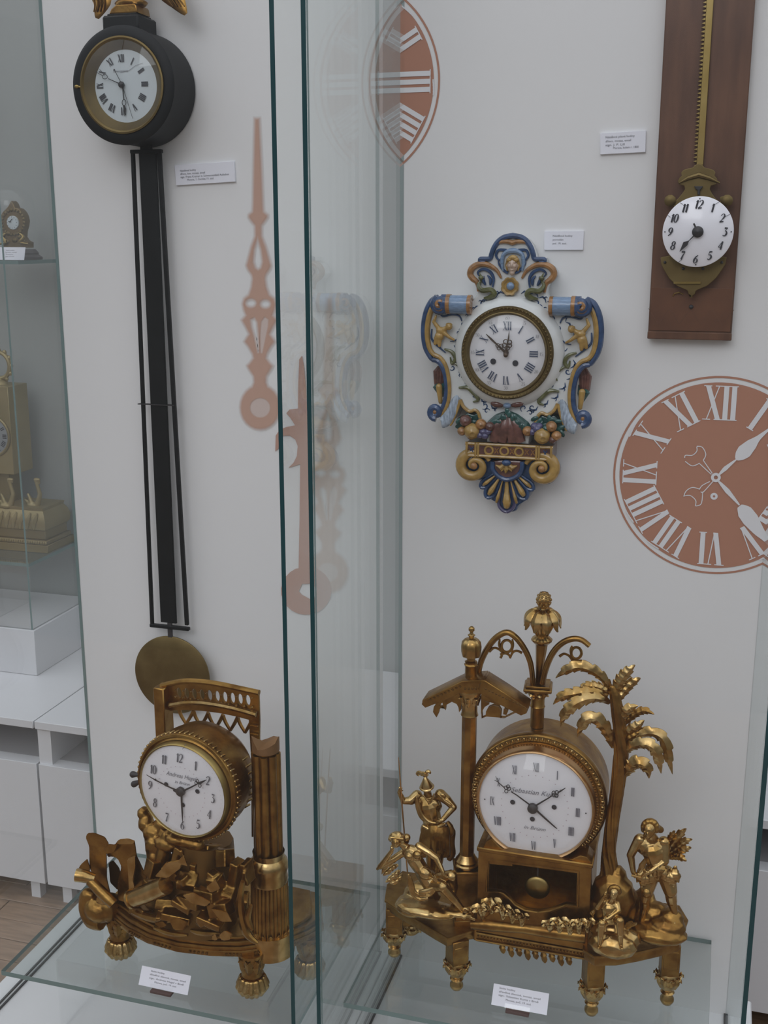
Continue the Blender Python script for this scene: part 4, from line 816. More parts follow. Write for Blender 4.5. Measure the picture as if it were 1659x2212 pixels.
# ------------------------------------------------------------------ gilt clock with statuettes, palm and gothic ruin
FG = Fr((-.22, 1.50, 1.6)); GO, GB, GD = M_['gold'], M_['gold_b'], M_['gold_d']
zA, zB, zC, zL, zS, zM = crop(800, 1260, 2.186), crop(790, 1620, 2.212), crop(900, 1260, 4.1475), crop(1180, 1400, 5.7207), crop(800, 1640, 6.146), crop(1250, 1740, 6.146)
def G3(zz, fr=None):
    fr = fr or FG
    return lambda x, y, n=0.0: fr.p3(*zz(x, y), n)
gA, gB, gC, gL, gS, gM = G3(zA), G3(zB), G3(zC), G3(zL), G3(zS), G3(zM)
def leaf(f, pts, W, lobes=5, cup=.35, thick=.0011, seg=26, N=Vector((0, 0, 1)), tipw=.05, base=.25):
    """curved acanthus blade with a raised midrib and scalloped edges"""
    sp = smooth(pts, 8); L = [0.0]
    for a, b_ in zip(sp, sp[1:]): L.append(L[-1] + (b_ - a).length)
    def at(t):
        d = t * L[-1]
        for i in range(len(sp) - 1):
            if d <= L[i + 1]: return sp[i].lerp(sp[i + 1], (d - L[i]) / max(1e-9, L[i + 1] - L[i]))
        return sp[-1]
    cs = (-1, -.62, -.25, 0, .25, .62, 1); top, bot = [], []
    for i in range(seg + 1):
        t = i / seg; p = at(t); T = (at(min(1, t + .03)) - at(max(0, t - .03))).normalized(); S = T.cross(N); S = S.normalized() if S.length > 1e-6 else Vector((1, 0, 0)); Q = S.cross(T)
        w = W * (base + (1 - base) * math.sin(PI * min(1, t * .9 + .05)) ** .7) * (1 if t < .75 else max(tipw, 1 - ((t - .75) / .25) ** 1.6)); fr = (t * lobes) % 1.0
        sc = .70 + .30 * (fr / .82) ** .8 if fr < .82 else 1.0 - .30 * ((fr - .82) / .18)
        for c in cs:
            k = abs(c); e = sc if k > .9 else (1 - (1 - sc) * .35 if k > .5 else 1)
            vein = .0006 * math.cos(fr * 2 * PI) * (k > .2)
            q = p + S * (w * c * e) + Q * (w * cup * (.55 * (1 - k) - .8 * k * k + (.25 if c == 0 else 0)) + vein) + T * (W * .5 * (sc - .70 if k > .9 else 0))
            top.append(q); bot.append(q - Q * thick)
    m = len(cs); n0 = len(top); fs = []
    for i in range(seg):
        for j in range(m - 1):
            a = i * m + j; fs.append((a, a + m, a + m + 1, a + 1)); fs.append((n0 + a, n0 + a + 1, n0 + a + m + 1, n0 + a + m))
        for j in (0, m - 1):
            a = i * m + j; fs.append((a, a + m, n0 + a + m, n0 + a))
    fs.append(tuple(range(m)) + tuple(n0 + j for j in range(m - 1, -1, -1))); e = seg * m; fs.append(tuple(e + j for j in range(m)) + tuple(n0 + e + j for j in range(m - 1, -1, -1)))
    return f.add(top + bot, fs)
KG = thing('statuette_clock', 'gilt mantel clock with palm tree, gothic ruin and statuettes on a legged platform', 'clock', (-.22, 1.56, ZS), None)
zL_, zR_ = .572, .589
def plan(mb, pts, z0, z1, bev=.002):
    c = Vector((0, 0, 0)); Mx = Matrix(((1, 0, 0, 0), (0, 1, 0, 0), (0, 0, 1, 0), (0, 0, 0, 1))); return mb.plate([[(p[0], p[1]) for p in pts]], z0, z1, bev)
lw = [PZ(*zB(x, y), zL_) for x, y in ((97, 722), (160, 765), (250, 815), (330, 864), (390, 898), (490, 866))]
lw = [(p.x, p.y) for p in lw] + [(-.29, 1.52), (-.30, 1.635), (-.452, 1.635), (-.465, 1.59)]
rw = [PZ(*zB(x, y), zR_) for x, y in ((1045, 953), (1095, 985), (1200, 984), (1300, 966), (1400, 943), (1500, 915))]
rw = [(p.x, p.y) for p in rw] + [(.004, 1.60), (-.01, 1.635), (-.135, 1.635), (-.14, 1.52)]
f = MB(); plan(f, lw, zL_ - .016, zL_, .002); plan(f, rw, zR_ - .017, zR_, .002)
f.box((-.305, 1.503, zL_ - .014), (-.125, 1.635, zL_ + .012), .002)
cen = lambda pts, k: [(sum(p[0] for p in pts) / len(pts) + (q[0] - sum(p[0] for p in pts) / len(pts)) * k, sum(p[1] for p in pts) / len(pts) + (q[1] - sum(p[1] for p in pts) / len(pts)) * k) for q in pts]
plan(f, cen(lw, 1.035), zL_ - .003, zL_ + .001, .0012); plan(f, cen(rw, 1.035), zR_ - .003, zR_ + .001, .0012)
mesh_obj('platform', f, GO, KG)
f = MB(); a = Vector((-.30, 1.5015, zL_ + .002)); b_ = Vector((-.13, 1.5015, zL_ + .002)); f.tube([a, b_], .0024, 8); f.tube([a - Vector((0, 0, .012)), b_ - Vector((0, 0, .012))], .002, 8)
for i in range(34): f.ell(a.lerp(b_, (i + .5) / 34) - Vector((0, .0003, .006)), (.0016, .0012, .0016), 6, 4)
mesh_obj('platform_moulding', f, GO, KG)
f = MB()
for i in range(9): x = -.262 + i * .0125; leaf(f, [Vector((x, 1.506, zL_ - .012)), Vector((x + .002, 1.503, zL_ - .020)), Vector((x + .005, 1.502, zL_ - .026 - .004 * (i % 2)))], .0055, 2, N=Vector((0, -1, 0)), seg=8)
mesh_obj('apron_leaves', f, GO, KG)['kind'] = 'stuff'
def leg(x, yt, yb, yc, n, rot, ztop):
    c = FG.w(*FG.uv(*zB(x, (yt + yb) / 2), n), n); zb = FG.w(*FG.uv(*zB(x, yb), n), n).z; zc = FG.w(*FG.uv(*zB(x, yc), n), n).z; z0 = ZS
    T = Matrix.Translation((c.x, c.y, 0)); h = zb - z0
    o = mesh_obj('leg', MB(T @ Matrix.Rotation(rot, 4, 'Z')).box((-.0135, -.0135, zb - .001), (.0135, .0135, ztop - .012), .0012).box((-.011, -.0142, zb + .012), (.011, .0142, ztop - .022), .0008), GO, KG)
    f = MB(T); f.lathe([(.0, zb), (.0145, zb), (.0175, zb - .006), (.0165, zb - .013), (.013, zb - h * .42), (.0105, zb - h * .5), (.0085, zb - h * .54), (.0078, zb - h * .58), (.0105, zb - h * .62), (.0078, zb - h * .66), (.0076, z0 + h * .28), (.0102, z0 + h * .20), (.0104, z0 + h * .12), (.0075, z0 + .0015), (.005, z0 + .0002), (0, z0 + .0002)], 24)
    mesh_obj('turned_foot', f, GB, o)
    f = MB(T)
    for i in range(9):
        a = 2 * PI * i / 9 + .2; d = Vector((math.cos(a), math.sin(a), 0)); leaf(f, [d * .0125 + Vector((0, 0, zb - h * .45)), d * .0175 + Vector((0, 0, zb - h * .25)), d * .0185 + Vector((0, 0, zb - .006)), d * .0215 + Vector((0, 0, zb - .004)), d * .0225 + Vector((0, 0, zb - .010))], .0055, 3, N=d, seg=12)
    mesh_obj('acanthus_collar', f, GB, o)
for a in ((437, 880, 1004, 1075, -.003, R(40), zL_), (1088, 965, 1110, 1190, -.003, R(25), zR_), (137, 735, 858, 925, -.056, R(15), zL_), (1452, 940, 1058, 1140, -.060, R(10), zR_), (218, 700, 822, 850, -.122, R(10), zL_)): leg(*a)
# pedestal with the pendulum window
q = lambda x, y, n=.006: FG.uv(*zB(x, y), n)
pu0, pv1 = q(538, 485); pu1 = q(1080, 543)[0]; pv0 = zL_ - 1.6 + .010
hole = [q(*p) for p in ((592, 532), (1010, 590), (1004, 744), (955, 740), (925, 752), (880, 768), (822, 776), (760, 766), (715, 742), (690, 715), (662, 690), (640, 680), (585, 676))]
vtop = (pv1 + q(1080, 543)[1]) / 2
mesh_obj('pedestal_front', MB(FG.M).plate([[(pu0, pv0), (pu1, pv0), (pu1, vtop), (pu0, vtop)], hole], -.004, .006, .001), GO, KG)
f = MB(FG.M); f.box((pu0 + .001, pv0, -.095), (pu0 + .012, vtop, -.004)); f.box((pu1 - .012, pv0, -.095), (pu1 - .001, vtop, -.004)); f.box((pu0 + .012, vtop - .012, -.095), (pu1 - .012, vtop - .0005, -.004)); f.box((pu0 + .012, pv0, -.095), (pu1 - .012, vtop - .012, -.090))
mesh_obj('pedestal_case', f, GO, KG)
hc = (sum(p[0] for p in hole) / 13, sum(p[1] for p in hole) / 13)
mesh_obj('window_moulding', MB(FG.M).tube([Vector((hc[0] + (p[0] - hc[0]) * 1.04, hc[1] + (p[1] - hc[1]) * 1.05, .006)) for p in hole], .0022, 6, closed=True), GO, KG)
f = MB(FG.M); f.box((pu0 - .002, vtop - .003, -.096), (pu1 + .002, vtop + .004, .009), .0015)
for pts in ([(552, 482), (575, 440), (600, 428), (640, 470), (700, 505)], [(1078, 542), (1055, 515), (1025, 508), (985, 525), (940, 530)]): f.plate([[q(x, y) for x, y in pts] + [q(pts[-1][0], 560), q(pts[0][0], 545)]], -.03, .004, .001)
mesh_obj('pedestal_cornice', f, GO, KG)
pb = gB(820, 655, -.03); br = .0190
mesh_obj('pendulum_bob', MB(FG.M @ Matrix.Translation(pb)).lathe([(0, -.005), (br * .8, -.004), (br, -.001), (br, .001), (br * .92, .003), (br * .7, .0045), (0, .0065)], 40), M_['brass'], KG)
mesh_obj('pendulum_rod', MB(FG.M).box((pb.x - .0012, pb.y + br * .9, -.031), (pb.x + .0012, vtop - .012, -.029)), M_['steel'], KG)
mesh_obj('pendulum_spring_plate', MB(FG.M).plate([[(pb.x - .010, vtop - .0115), (pb.x + .010, vtop - .0115), (pb.x + .006, vtop - .017), (pb.x, vtop - .020), (pb.x - .006, vtop - .017)]], -.012, -.010), GD, KG)
# drum, bezel and dial
DC = FG.uv(*zA(775, 1056), 0); Rr = .1010; Md = FG.M @ Matrix.Translation((*DC, 0))
mesh_obj('drum', MB(Md).lathe([(.090, -.040), (Rr * .975, -.038), (Rr * .975, -.050), (Rr * .965, -.096), (Rr * .93, -.100), (0, -.100)], 72, caps=False), M_['gold'], KG)
rg = mesh_obj('ornament_ring', MB(Md).lathe([(Rr * .97, -.042), (Rr, -.038), (Rr * 1.005, -.032), (Rr * .992, -.027), (Rr * .975, -.0255), (Rr * .965, -.028), (Rr * .90, -.026), (Rr * .892, -.0225), (Rr * .875, -.0225), (Rr * .865, -.028), (Rr * .85, -.034)], 80, caps=False), GO, KG)
f = MB(Md)
for i in range(66):
    a = 2 * PI * i / 66; Mx = Matrix.Translation((Rr * .933 * math.cos(a), Rr * .933 * math.sin(a), -.0265)) @ Matrix.Rotation(a, 4, 'Z')
    f2 = MB(); f2.ell((0, 0, 0), (.0030, .0023, .0022), 8, 5); f.add(f2.v, f2.f, M=Mx)
    f2 = MB(); f2.tube([Vector((-.0032, .0045, .0)), Vector((.0022, .0040, .001)), Vector((.0034, .0, .0012)), Vector((.0022, -.0040, .001)), Vector((-.0032, -.0045, 0))], .0007, 5); f.add(f2.v, f2.f, M=Mx)
mesh_obj('egg_and_dart', f, GB, rg)['kind'] = 'stuff'
rd = .0818
mesh_obj('bezel_gap', MB(Md).lathe([(Rr * .86, -.031), (.0885, -.0335), (.086, -.031)], 64, caps=False), M_['gold_d'], KG)
mesh_obj('bezel', MB(Md).lathe([(.0885, -.032), (.0895, -.022), (.0885, -.012), (.0868, -.006), (.0862, -.0015), (.0845, .0008), (rd + .0006, -.0008), (rd, -.004)], 80, caps=False), M_['copper'], KG)
d = mesh_obj('dial', MB(Md).lathe([(rd + .001, -.005), (rd * .7, -.0028), (0, -.0015)], 64), M_['enamel'], KG)
f = MB(Md)
for i, (st, tk, th) in enumerate((('XII', .0016, .0006), ('I', .0015, .001), ('II', .0022, .0009), ('III', .0017, .0009), ('IIII', .0017, .0009), ('V', .0018, .0007), ('VI', .0016, .0007), ('VII', .0018, .0007), ('VIII', .0017, .0007), ('IX', .0012, .0006), ('X', .0014, .0006), ('XI', .0016, .0007))):
    a = R(30 * i); c = (rd * .76 * math.sin(a), rd * .76 * math.cos(a)); roman(f, c, 0, -.0068, .0068, st, tk, th, -.0008, gap=.0003, vw=.34, serif=False)
mesh_obj('numerals', f, mat('faded_ink', (.17, .17, .20), .5), d, flat=True)
f = MB(Md)
for i in range(60):
    a = R(6 * i); r_ = rd * (.60 if i % 2 else .595)
    if i % 2 == 0: f.disc((r_ * math.sin(a), r_ * math.cos(a)), .0007, -.0012, 6)
mesh_obj('day_marks', f, mat('pink_marks', (.42, .30, .36), .5), d, flat=True)['kind'] = 'stuff'
for a in (90, 270): mesh_obj('seconds_dot', MB(Md).disc((rd * .9 * math.sin(R(a)), 0), .0011, -.0022, 12), M_['ink'], d, flat=True)
f = MB(Md); put_text(f, 'Sebastian Kurtz', -.001, .0190, .0105, -.0007, width=.068, align='c', shear=.35); put_text(f, 'in Brünn', .001, -.037, .0080, -.0008, width=.031, align='c', shear=.35)
mesh_obj('signature', f, mat('script_ink', (.20, .20, .23), .5), d, flat=True)
for x, y in ((672, 1033), (868, 1057), (765, 1113)): mesh_obj('winding_hole', MB(FG.M).disc(FG.uv(*zA(x, y), -.001), .0037, -.0006, 20), M_['ink'], d, flat=True)
A2 = lambda x, y, n: FG.uv(*zA(x, y), n)
f = MB(FG.M).ribbon([A2(768, 1058, .003), A2(690, 1000, .003), A2(665, 985, .003)], [.0022, .0016, .0014], .003, thick=.0006).ribbon([A2(632, 965, .003), A2(600, 937, .003)], [.0014, .0010], .003, thick=.0006).ribbon([A2(600, 937, .003), A2(592, 912, .003)], .0006, .003, thick=.0006).ribbon([A2(600, 937, .003), A2(586, 930, .003)], .0006, .003, thick=.0006)
for x, y in ((655, 970), (642, 982), (640, 965), (650, 960)): f.tube([gA(x + 8 * math.cos(a), y + 8 * math.sin(a), .003) for a in [i * PI / 5 for i in range(10)]], .0006, 5, closed=True)
mesh_obj('minute_hand', f, M_['steel'], KG)
f = MB(FG.M).ribbon([A2(768, 1058, .0045), A2(840, 1015, .0045), A2(858, 1003, .0045)], [.0026, .0018, .0014], .0045, thick=.0006).ribbon([A2(884, 990, .0045), A2(896, 983, .0045), A2(921, 967, .0045)], [.0014, .0024, .0008], .0045, thick=.0006)
for x, y in ((866, 990), (878, 1002), (880, 988), (868, 1000)): f.tube([gA(x + 9 * math.cos(a), y + 9 * math.sin(a), .0045) for a in [i * PI / 5 for i in range(10)]], .0007, 5, closed=True)
mesh_obj('hour_hand', f, M_['steel'], KG)
mesh_obj('date_hand', MB(FG.M).ribbon([A2(768, 1058, .0018), A2(830, 1115, .0018), A2(872, 1152, .0018), A2(882, 1160, .0018)], [.003, .0026, .0018, .0006], .0018, thick=.0006), M_['steel'], KG)
mesh_obj('hand_hub', MB(FG.M @ Matrix.Translation(gA(768, 1058, 0))).lathe([(.0074, .001), (.0074, .006), (.0055, .008), (0, .009)], 24), M_['steel'], KG)
mesh_obj('dial_glass', MB(Md).lathe(dome(0, rd * 1.02, .028, -.0008), 48, caps=False), M_['clear'], KG)
# gothic column at the left
nC = -.036
cc = gS(1290, 800, nC); t0 = gC(485, 1120, nC).y; b0 = gS(1240, 1290, nC).y
co = mesh_obj('column', MB(FG.M @ Matrix.Translation((0, 0, nC))).lathe([(.0112, 0), (.0112, t0 - b0)], 8, M=Matrix.Translation((cc.x, b0, 0)) @ Matrix.Rotation(-PI / 2, 4, 'X') @ Matrix.Rotation(PI / 8, 4, 'Z')), GO, KG)
up = lambda x, n: FG.M @ Matrix.Translation((x, 0, n)) @ Matrix.Rotation(-PI / 2, 4, 'X')       # local z runs up
f = MB(up(cc.x, nC)); f.lathe([(.0185, b0 - .014), (.0185, b0 - .010), (.0165, b0 - .008), (.0175, b0 - .004), (.0145, b0), (.0125, b0 + .004), (.0112, b0 + .006)], 24); mesh_obj('column_base', f, GB, co)
pd_t = b0 - .014; f = MB(FG.M @ Matrix.Translation((cc.x + .002, 0, nC)) @ Matrix.Rotation(R(18), 4, 'Y'))
f.box((-.0205, zL_ - 1.6 - .001, -.0205), (.0205, pd_t, .0205), .0015); f.box((-.022, pd_t - .004, -.022), (.022, pd_t, .022), .001); f.box((-.022, zL_ - 1.6 - .0005, -.022), (.022, zL_ - 1.6 + .010, .022), .001)
mesh_obj('column_plinth', f, GO, KG)
f = MB(up(cc.x, nC)); f.lathe([(.0112, t0 - .012), (.0132, t0 - .010), (.0118, t0 - .006), (.0115, t0 + .010), (.0150, t0 + .020), (.0180, t0 + .027), (.0175, t0 + .030)], 20)
for i in range(8): a = 2 * PI * i / 8; d_ = Vector((math.cos(a), math.sin(a), 0)); leaf(f, [d_ * .0125 + Vector((0, 0, t0 + .006)), d_ * .0165 + Vector((0, 0, t0 + .020)), d_ * .0205 + Vector((0, 0, t0 + .019))], .0045, 3, N=d_, seg=8)
mesh_obj('column_capital', f, GB, co)
C2 = lambda x, y, n=nC: FG.uv(*zC(x, y), n)
f = MB(FG.M)
f.plate([[C2(*p) for p in ((440, 838), (240, 935), (78, 1012), (68, 1050), (100, 1082), (300, 1000), (400, 955), (600, 955), (640, 960), (640, 822), (560, 826))]], nC - .016, nC + .016, .0015)
f.plate([[C2(*p) for p in ((600, 822), (640, 826), (820, 940), (1010, 1072), (1004, 1120), (955, 1140), (780, 1050), (590, 945), (580, 900))]], nC - .016, nC + .020, .0015)
f.plate([[C2(*p) for p in ((430, 835), (80, 1005), (76, 1022), (430, 862), (620, 850), (620, 822))]], nC - .019, nC + .019, .001)
gb = mesh_obj('gable', f, GO, KG)
f = MB(FG.M)
for i in range(9): f.ell(FG.p3(*zC(125 + i * 33, 1040 - i * 14.5), nC + .016), (.0022, .0018, .0012), 6, 4)
for i in range(5): f.ell(FG.p3(*zC(435 + i * 32, 945), nC + .016), (.0020, .0026, .0012), 6, 4)
for i in range(12): f.ell(FG.p3(*zC(620 + i * 31, 948 + i * 14.5), nC + .020), (.0022, .0016, .0012), 6, 4)
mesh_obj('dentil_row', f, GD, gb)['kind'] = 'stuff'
for pts, hs in ([[(110, 1075), (175, 1075), (158, 1100), (150, 1145), (182, 1196), (204, 1150), (208, 1122), (240, 1098), (262, 1132), (268, 1085), (320, 1055), (362, 1075), (378, 1105), (384, 1150), (400, 1130), (412, 1000), (400, 950)], [[(212, 1085), (235, 1062), (240, 1085), (222, 1100)]]],
                [[(590, 950), (580, 1000), (580, 1130), (585, 1205), (628, 1188), (632, 1140), (650, 1110), (690, 1092), (735, 1102), (755, 1135), (748, 1200), (790, 1202), (835, 1180), (880, 1158), (955, 1140), (780, 1045)], [[(590, 1130), (610, 1095), (650, 1070), (600, 1045)], [(790, 1120), (815, 1135), (805, 1165), (785, 1160)]]]):
    mesh_obj('gable_tracery', MB(FG.M).plate([[C2(*p) for p in pts]] + [[C2(*p) for p in h] for h in hs], nC - .004, nC + .004, .001), GO, gb)
# turret on the gable
tx = gC(487, 700, nC).x; yv = lambda y, n=nC: FG.uv(*zC(487, y), n)[1]; m_ = .000162
f = MB(up(tx, nC)); f.lathe([(.0102, yv(950)), (.0102, yv(890)), (.0088, yv(880)), (.0088, yv(740)), (.0105, yv(728)), (.0088, yv(715)), (.0096, yv(700)), (.0062, yv(690)), (.0062, yv(640))], 8)
tu = mesh_obj('turret', f, GO, KG)
f = MB(up(tx, nC)); f.lathe([(.0125, yv(650)), (.0138, yv(620)), (.0142, yv(570)), (.0130, yv(525)), (.009, yv(497)), (.0035, yv(488))], 32, lobes=9, amp=.08); mesh_obj('turret_cup', f, GB, tu)
f = MB(up(tx, nC)); f.lathe([(.0032, yv(492)), (.004, yv(475)), (.0058, yv(462)), (.0028, yv(450)), (.0024, yv(435)), (.0046, yv(420)), (.0044, yv(400)), (.002, yv(386)), (0, yv(384))], 14); mesh_obj('finial', f, GB, tu)
# arches
nA = -.052
def arch(pts, w, name='arch'):
    f = MB(FG.M); sp = smooth([gC(x, y, nA) for x, y in pts], 6); f.tube(sp, [w * .95, w, w, w * .85], 8, flat=((0, 0, 1), 1.15)); f.tube([p + Vector((0, 0, .004)) for p in sp], [w * .35, w * .42, w * .35], 6)
    return mesh_obj(name, f, GO, KG)
a1 = arch([(540, 880), (556, 780), (585, 680), (640, 575), (715, 485), (808, 440), (885, 482), (955, 570), (1005, 670), (1030, 770), (1042, 905)], .0046)
a2 = arch([(1125, 900), (1150, 790), (1190, 680), (1245, 590), (1320, 525), (1405, 497), (1480, 508), (1548, 560)], .0046)
def tracery(par, ringc, rr_, arcs):
    f = MB(FG.M); f.tube([gC(ringc[0] + rr_ * math.cos(a), ringc[1] + rr_ * 1.12 * math.sin(a), nA) for a in [i * PI / 10 for i in range(20)]], .0021, 6, closed=True)
    for pts in arcs: f.tube(smooth([gC(x, y, nA) for x, y in pts], 4), [.0022, .0018, .0020, .0012], 6)
    mesh_obj('arch_tracery', f, GO, par)
tracery(a1, (808, 563), 48, ([(650, 612), (690, 580), (735, 590), (768, 625), (752, 668)], [(752, 640), (790, 628), (825, 640), (838, 672)], [(945, 625), (900, 605), (860, 620), (838, 672)], [(768, 610), (740, 560), (745, 500)], [(848, 610), (862, 560), (858, 500)], [(752, 668), (768, 640)], [(790, 628), (820, 628)]))
tracery(a2, (1430, 625), 46, ([(1280, 655), (1320, 632), (1365, 650), (1392, 690), (1380, 722)], [(1392, 690), (1420, 690), (1450, 700), (1445, 735)], [(1450, 700), (1482, 690)], [(1395, 670), (1380, 610), (1392, 560)], [(1462, 660), (1478, 630), (1460, 575)]))
# middle column on the drum
nM = -.060; mx_ = gC(1085, 1050, nM).x; yv2 = lambda y: FG.uv(*zC(1085, y), nM)[1]
f = MB(up(mx_, nM)); f.lathe([(.0102, yv2(1280)), (.0102, yv2(1110)), (.0115, yv2(1098)), (.0102, yv2(1085)), (.0102, yv2(1010)), (.0120, yv2(1000)), (.0150, yv2(960)), (.0155, yv2(945))], 12)
mc = mesh_obj('middle_column', f, GO, KG)
f = MB(up(mx_, nM))
for i in range(8): a = 2 * PI * i / 8 + .3; d_ = Vector((math.cos(a), math.sin(a), 0)); leaf(f, [d_ * .011 + Vector((0, 0, yv2(1020))), d_ * .0155 + Vector((0, 0, yv2(965))), d_ * .0195 + Vector((0, 0, yv2(985)))], .0045, 3, N=d_, seg=8)
mesh_obj('capital_leaves', f, GB, mc)
f = MB(FG.M @ Matrix.Translation((mx_, 0, nM)) @ Matrix.Rotation(R(6), 4, 'Y')); f.box((-.0205, yv2(940), -.0205), (.0205, yv2(912), .0205), .0015); f.box((-.0175, yv2(912), -.0175), (.0175, yv2(888), .0175), .001); mesh_obj('abacus', f, GO, mc)
ta = gC(1090, 900, nM); tb = gC(1120, 545, nM)
mesh_obj('spire', MB(FG.M).tube([ta, ta.lerp(tb, .5), tb], [.0042, .0062, .0088], 8), GO, mc)
Tx = up(tb.x, nM); vv = lambda y: FG.uv(*zC(1125, y), nM)[1]
f = MB(Tx); f.lathe([(.0070, vv(550)), (.0105, vv(538)), (.0148, vv(512)), (.0150, vv(498)), (.0120, vv(480)), (.0085, vv(465)), (.0090, vv(455))], 28, lobes=12, amp=.04); fc = mesh_obj('finial_cup', f, GB, mc)
f = MB(Tx); f.lathe([(.0085, vv(465)), (.0120, vv(430)), (.0160, vv(380)), (.0175, vv(330)), (.0155, vv(285)), (.0100, vv(255)), (.0045, vv(240))], 40, lobes=9, amp=.10); mesh_obj('melon_finial', f, GB, mc)
f = MB(Tx)
for i in range(9): a = 2 * PI * i / 9 + .25; d_ = Vector((math.cos(a), math.sin(a), 0)); leaf(f, [d_ * .004 + Vector((0, 0, vv(238))), d_ * .0150 + Vector((0, 0, vv(245))), d_ * .0235 + Vector((0, 0, vv(290))), d_ * .0260 + Vector((0, 0, vv(350))), d_ * .0268 + Vector((0, 0, vv(400)))], .0085, 3, N=d_, seg=14, tipw=.5)
mesh_obj('drooping_leaves', f, GB, mc)
bt = gC(1140, 150, nM)
f = MB(FG.M); f.tube([gC(1132, 262, nM), gC(1136, 228, nM), gC(1138, 200, nM)], [.0055, .0036, .0058], 10); f.ell(bt, (.0098, .0112, .0098), 14, 9)
for i in range(5):
    for j in range(9): a = 2 * PI * (j + .5 * (i % 2)) / 9; t = R(-50 + i * 28); f.ell(bt + Vector((.0096 * math.cos(t) * math.cos(a), .0110 * math.sin(t), .0096 * math.cos(t) * math.sin(a))), .0026, 6, 4)
mesh_obj('cone_finial', f, GB, mc)
# ------------------------------------------------------------------ palm tree
nP = -.030
tp = [(1308, 1985, -.02), (1312, 1930, -.025), (1316, 1880, nP), (1316, 1835, nP), (1322, 1780, nP), (1332, 1715, nP), (1340, 1650, nP), (1342, 1600, nP), (1336, 1550, nP), (1328, 1500, nP), (1322, 1480, nP)]
tr = [.021, .0165, .0115, .0092, .0086, .0088, .0094, .0092, .0080, .0060, .003]
f = MB(FG.M); sp = smooth([FG.p3(x, y, n) for x, y, n in tp], 4); f.tube(sp, tr, 12)
for i in range(9):
    a0 = 2 * PI * i / 9; pts = []; m = len(sp)
    for j, p in enumerate(sp):
        t = j / (m - 1); r_ = lerp_list(tr, t) * .96; a = a0 + t * 3.2 + .25 * math.sin(t * 17 + i); pts.append(p + Vector((r_ * math.cos(a), 0, r_ * math.sin(a))))
    f.tube(pts, [lerp_list([.0040, .0026, .002, .0022, .0026, .0026, .0016], j / (m - 1)) for j in range(m)], 6)
pt_ = fused('palm_trunk', f, GO, KG, .0012, 1)
PL = [([(790, 500), (720, 400), (620, 310), (500, 250), (390, 232), (260, 270), (115, 370)], 50, .010, (0, -.25, 1)),
      ([(790, 560), (700, 505), (590, 470), (480, 478), (385, 522)], 40, .004, (0, .3, 1)),
      ([(760, 590), (620, 545), (470, 545), (320, 570), (190, 600), (85, 695)], 50, .012, (0, .3, 1)),
      ([(780, 680), (680, 630), (560, 620), (440, 650), (320, 720), (220, 830), (180, 970)], 52, .018, (0, .25, 1)),
      ([(830, 1230), (770, 1080), (700, 960), (600, 870), (500, 880), (430, 980), (385, 1095)], 56, .016, (0, .1, 1)),
      ([(830, 620), (880, 480), (950, 360), (1030, 270), (1098, 208)], 50, .002, (.3, 0, 1)),
      ([(880, 660), (960, 540), (1050, 440), (1165, 372)], 42, -.004, (.3, 0, 1)),
      ([(900, 950), (950, 830), (1020, 750), (1135, 712)], 44, .006, (.2, .2, 1)),
      ([(920, 980), (1010, 880), (1110, 805), (1220, 775), (1335, 820)], 36, -.004, (0, .3, 1)),
      ([(930, 1130), (1030, 1020), (1130, 960), (1212, 888)], 42, .006, (.2, .2, 1)),
      ([(930, 1190), (1020, 1120), (1110, 1070), (1192, 1008)], 26, .004, (.2, .2, 1)),
      ([(940, 1270), (1060, 1140), (1190, 1060), (1320, 1050), (1430, 1110), (1490, 1230), (1510, 1350), (1560, 1560)], 48, .006, (.2, -.2, 1)),
      ([(935, 1330), (1040, 1230), (1170, 1185), (1290, 1210), (1370, 1310), (1420, 1550)], 52, .014, (.2, .1, 1)),
      ([(940, 1600), (1010, 1510), (1090, 1430), (1180, 1430), (1250, 1500), (1270, 1608)], 58, .012, (.1, .1, 1))]
for pts, w, bow, N in PL:
    f = MB(FG.M); m = len(pts); leaf(f, [gL(x, y, nP + bow * math.sin(PI * .75 * i / (m - 1)) * 1.4) for i, (x, y) in enumerate(pts)], w * .000117 * 1.7, 7 if m > 4 else 5, N=Vector((N[0] * .5, N[1] * .5, 1)).normalized(), seg=42, cup=.34)
    mesh_obj('palm_leaf', f, GB if w > 38 else GO, pt_)
# ------------------------------------------------------------------ rocks and turf on the platform
def rocks(name, lst, par=KG, m=None, vox=.0018):
    f = MB(FG.M); r2 = random.Random(len(lst) * 7 + 3)
    for x, y, n, rx, ry, rz in lst:
        c = gB(x, y, n); f.ell(c, (rx, ry, rz), 10, 7)
        for i in range(10):
            a, t = r2.uniform(0, 6.28), r2.uniform(-.6, 1.2); f.ell(c + Vector((rx * .86 * math.cos(a) * math.cos(t), ry * .86 * math.sin(t), rz * .86 * math.sin(a) * math.cos(t))), (r2.uniform(.0022, .0052), r2.uniform(.0018, .004), r2.uniform(.0022, .005)), 7, 5)
    return fused(name, f, m or GO, par, vox, 1)
zw = lambda x, y, n: gB(x, y, n)
rocks('rock_mound', [(300, 760, .012, .052, .010, .022), (230, 740, -.01, .03, .013, .03), (430, 770, .012, .028, .006, .014), (270, 690, -.03, .03, .022, .02)], m=GB)
rocks('child_mound', [(1180, 930, .024, .036, .020, .020), (1170, 870, .008, .03, .02, .018), (1230, 900, .010, .026, .018, .02)], m=GB)
rocks('man_mound', [(1395, 870, -.018, .044, .015, .026), (1370, 790, -.04, .034, .024, .018), (1330, 720, -.05, .018, .020, .015), (1440, 840, -.022, .028, .016, .02), (1460, 800, -.03, .018, .015, .015)], m=GO)
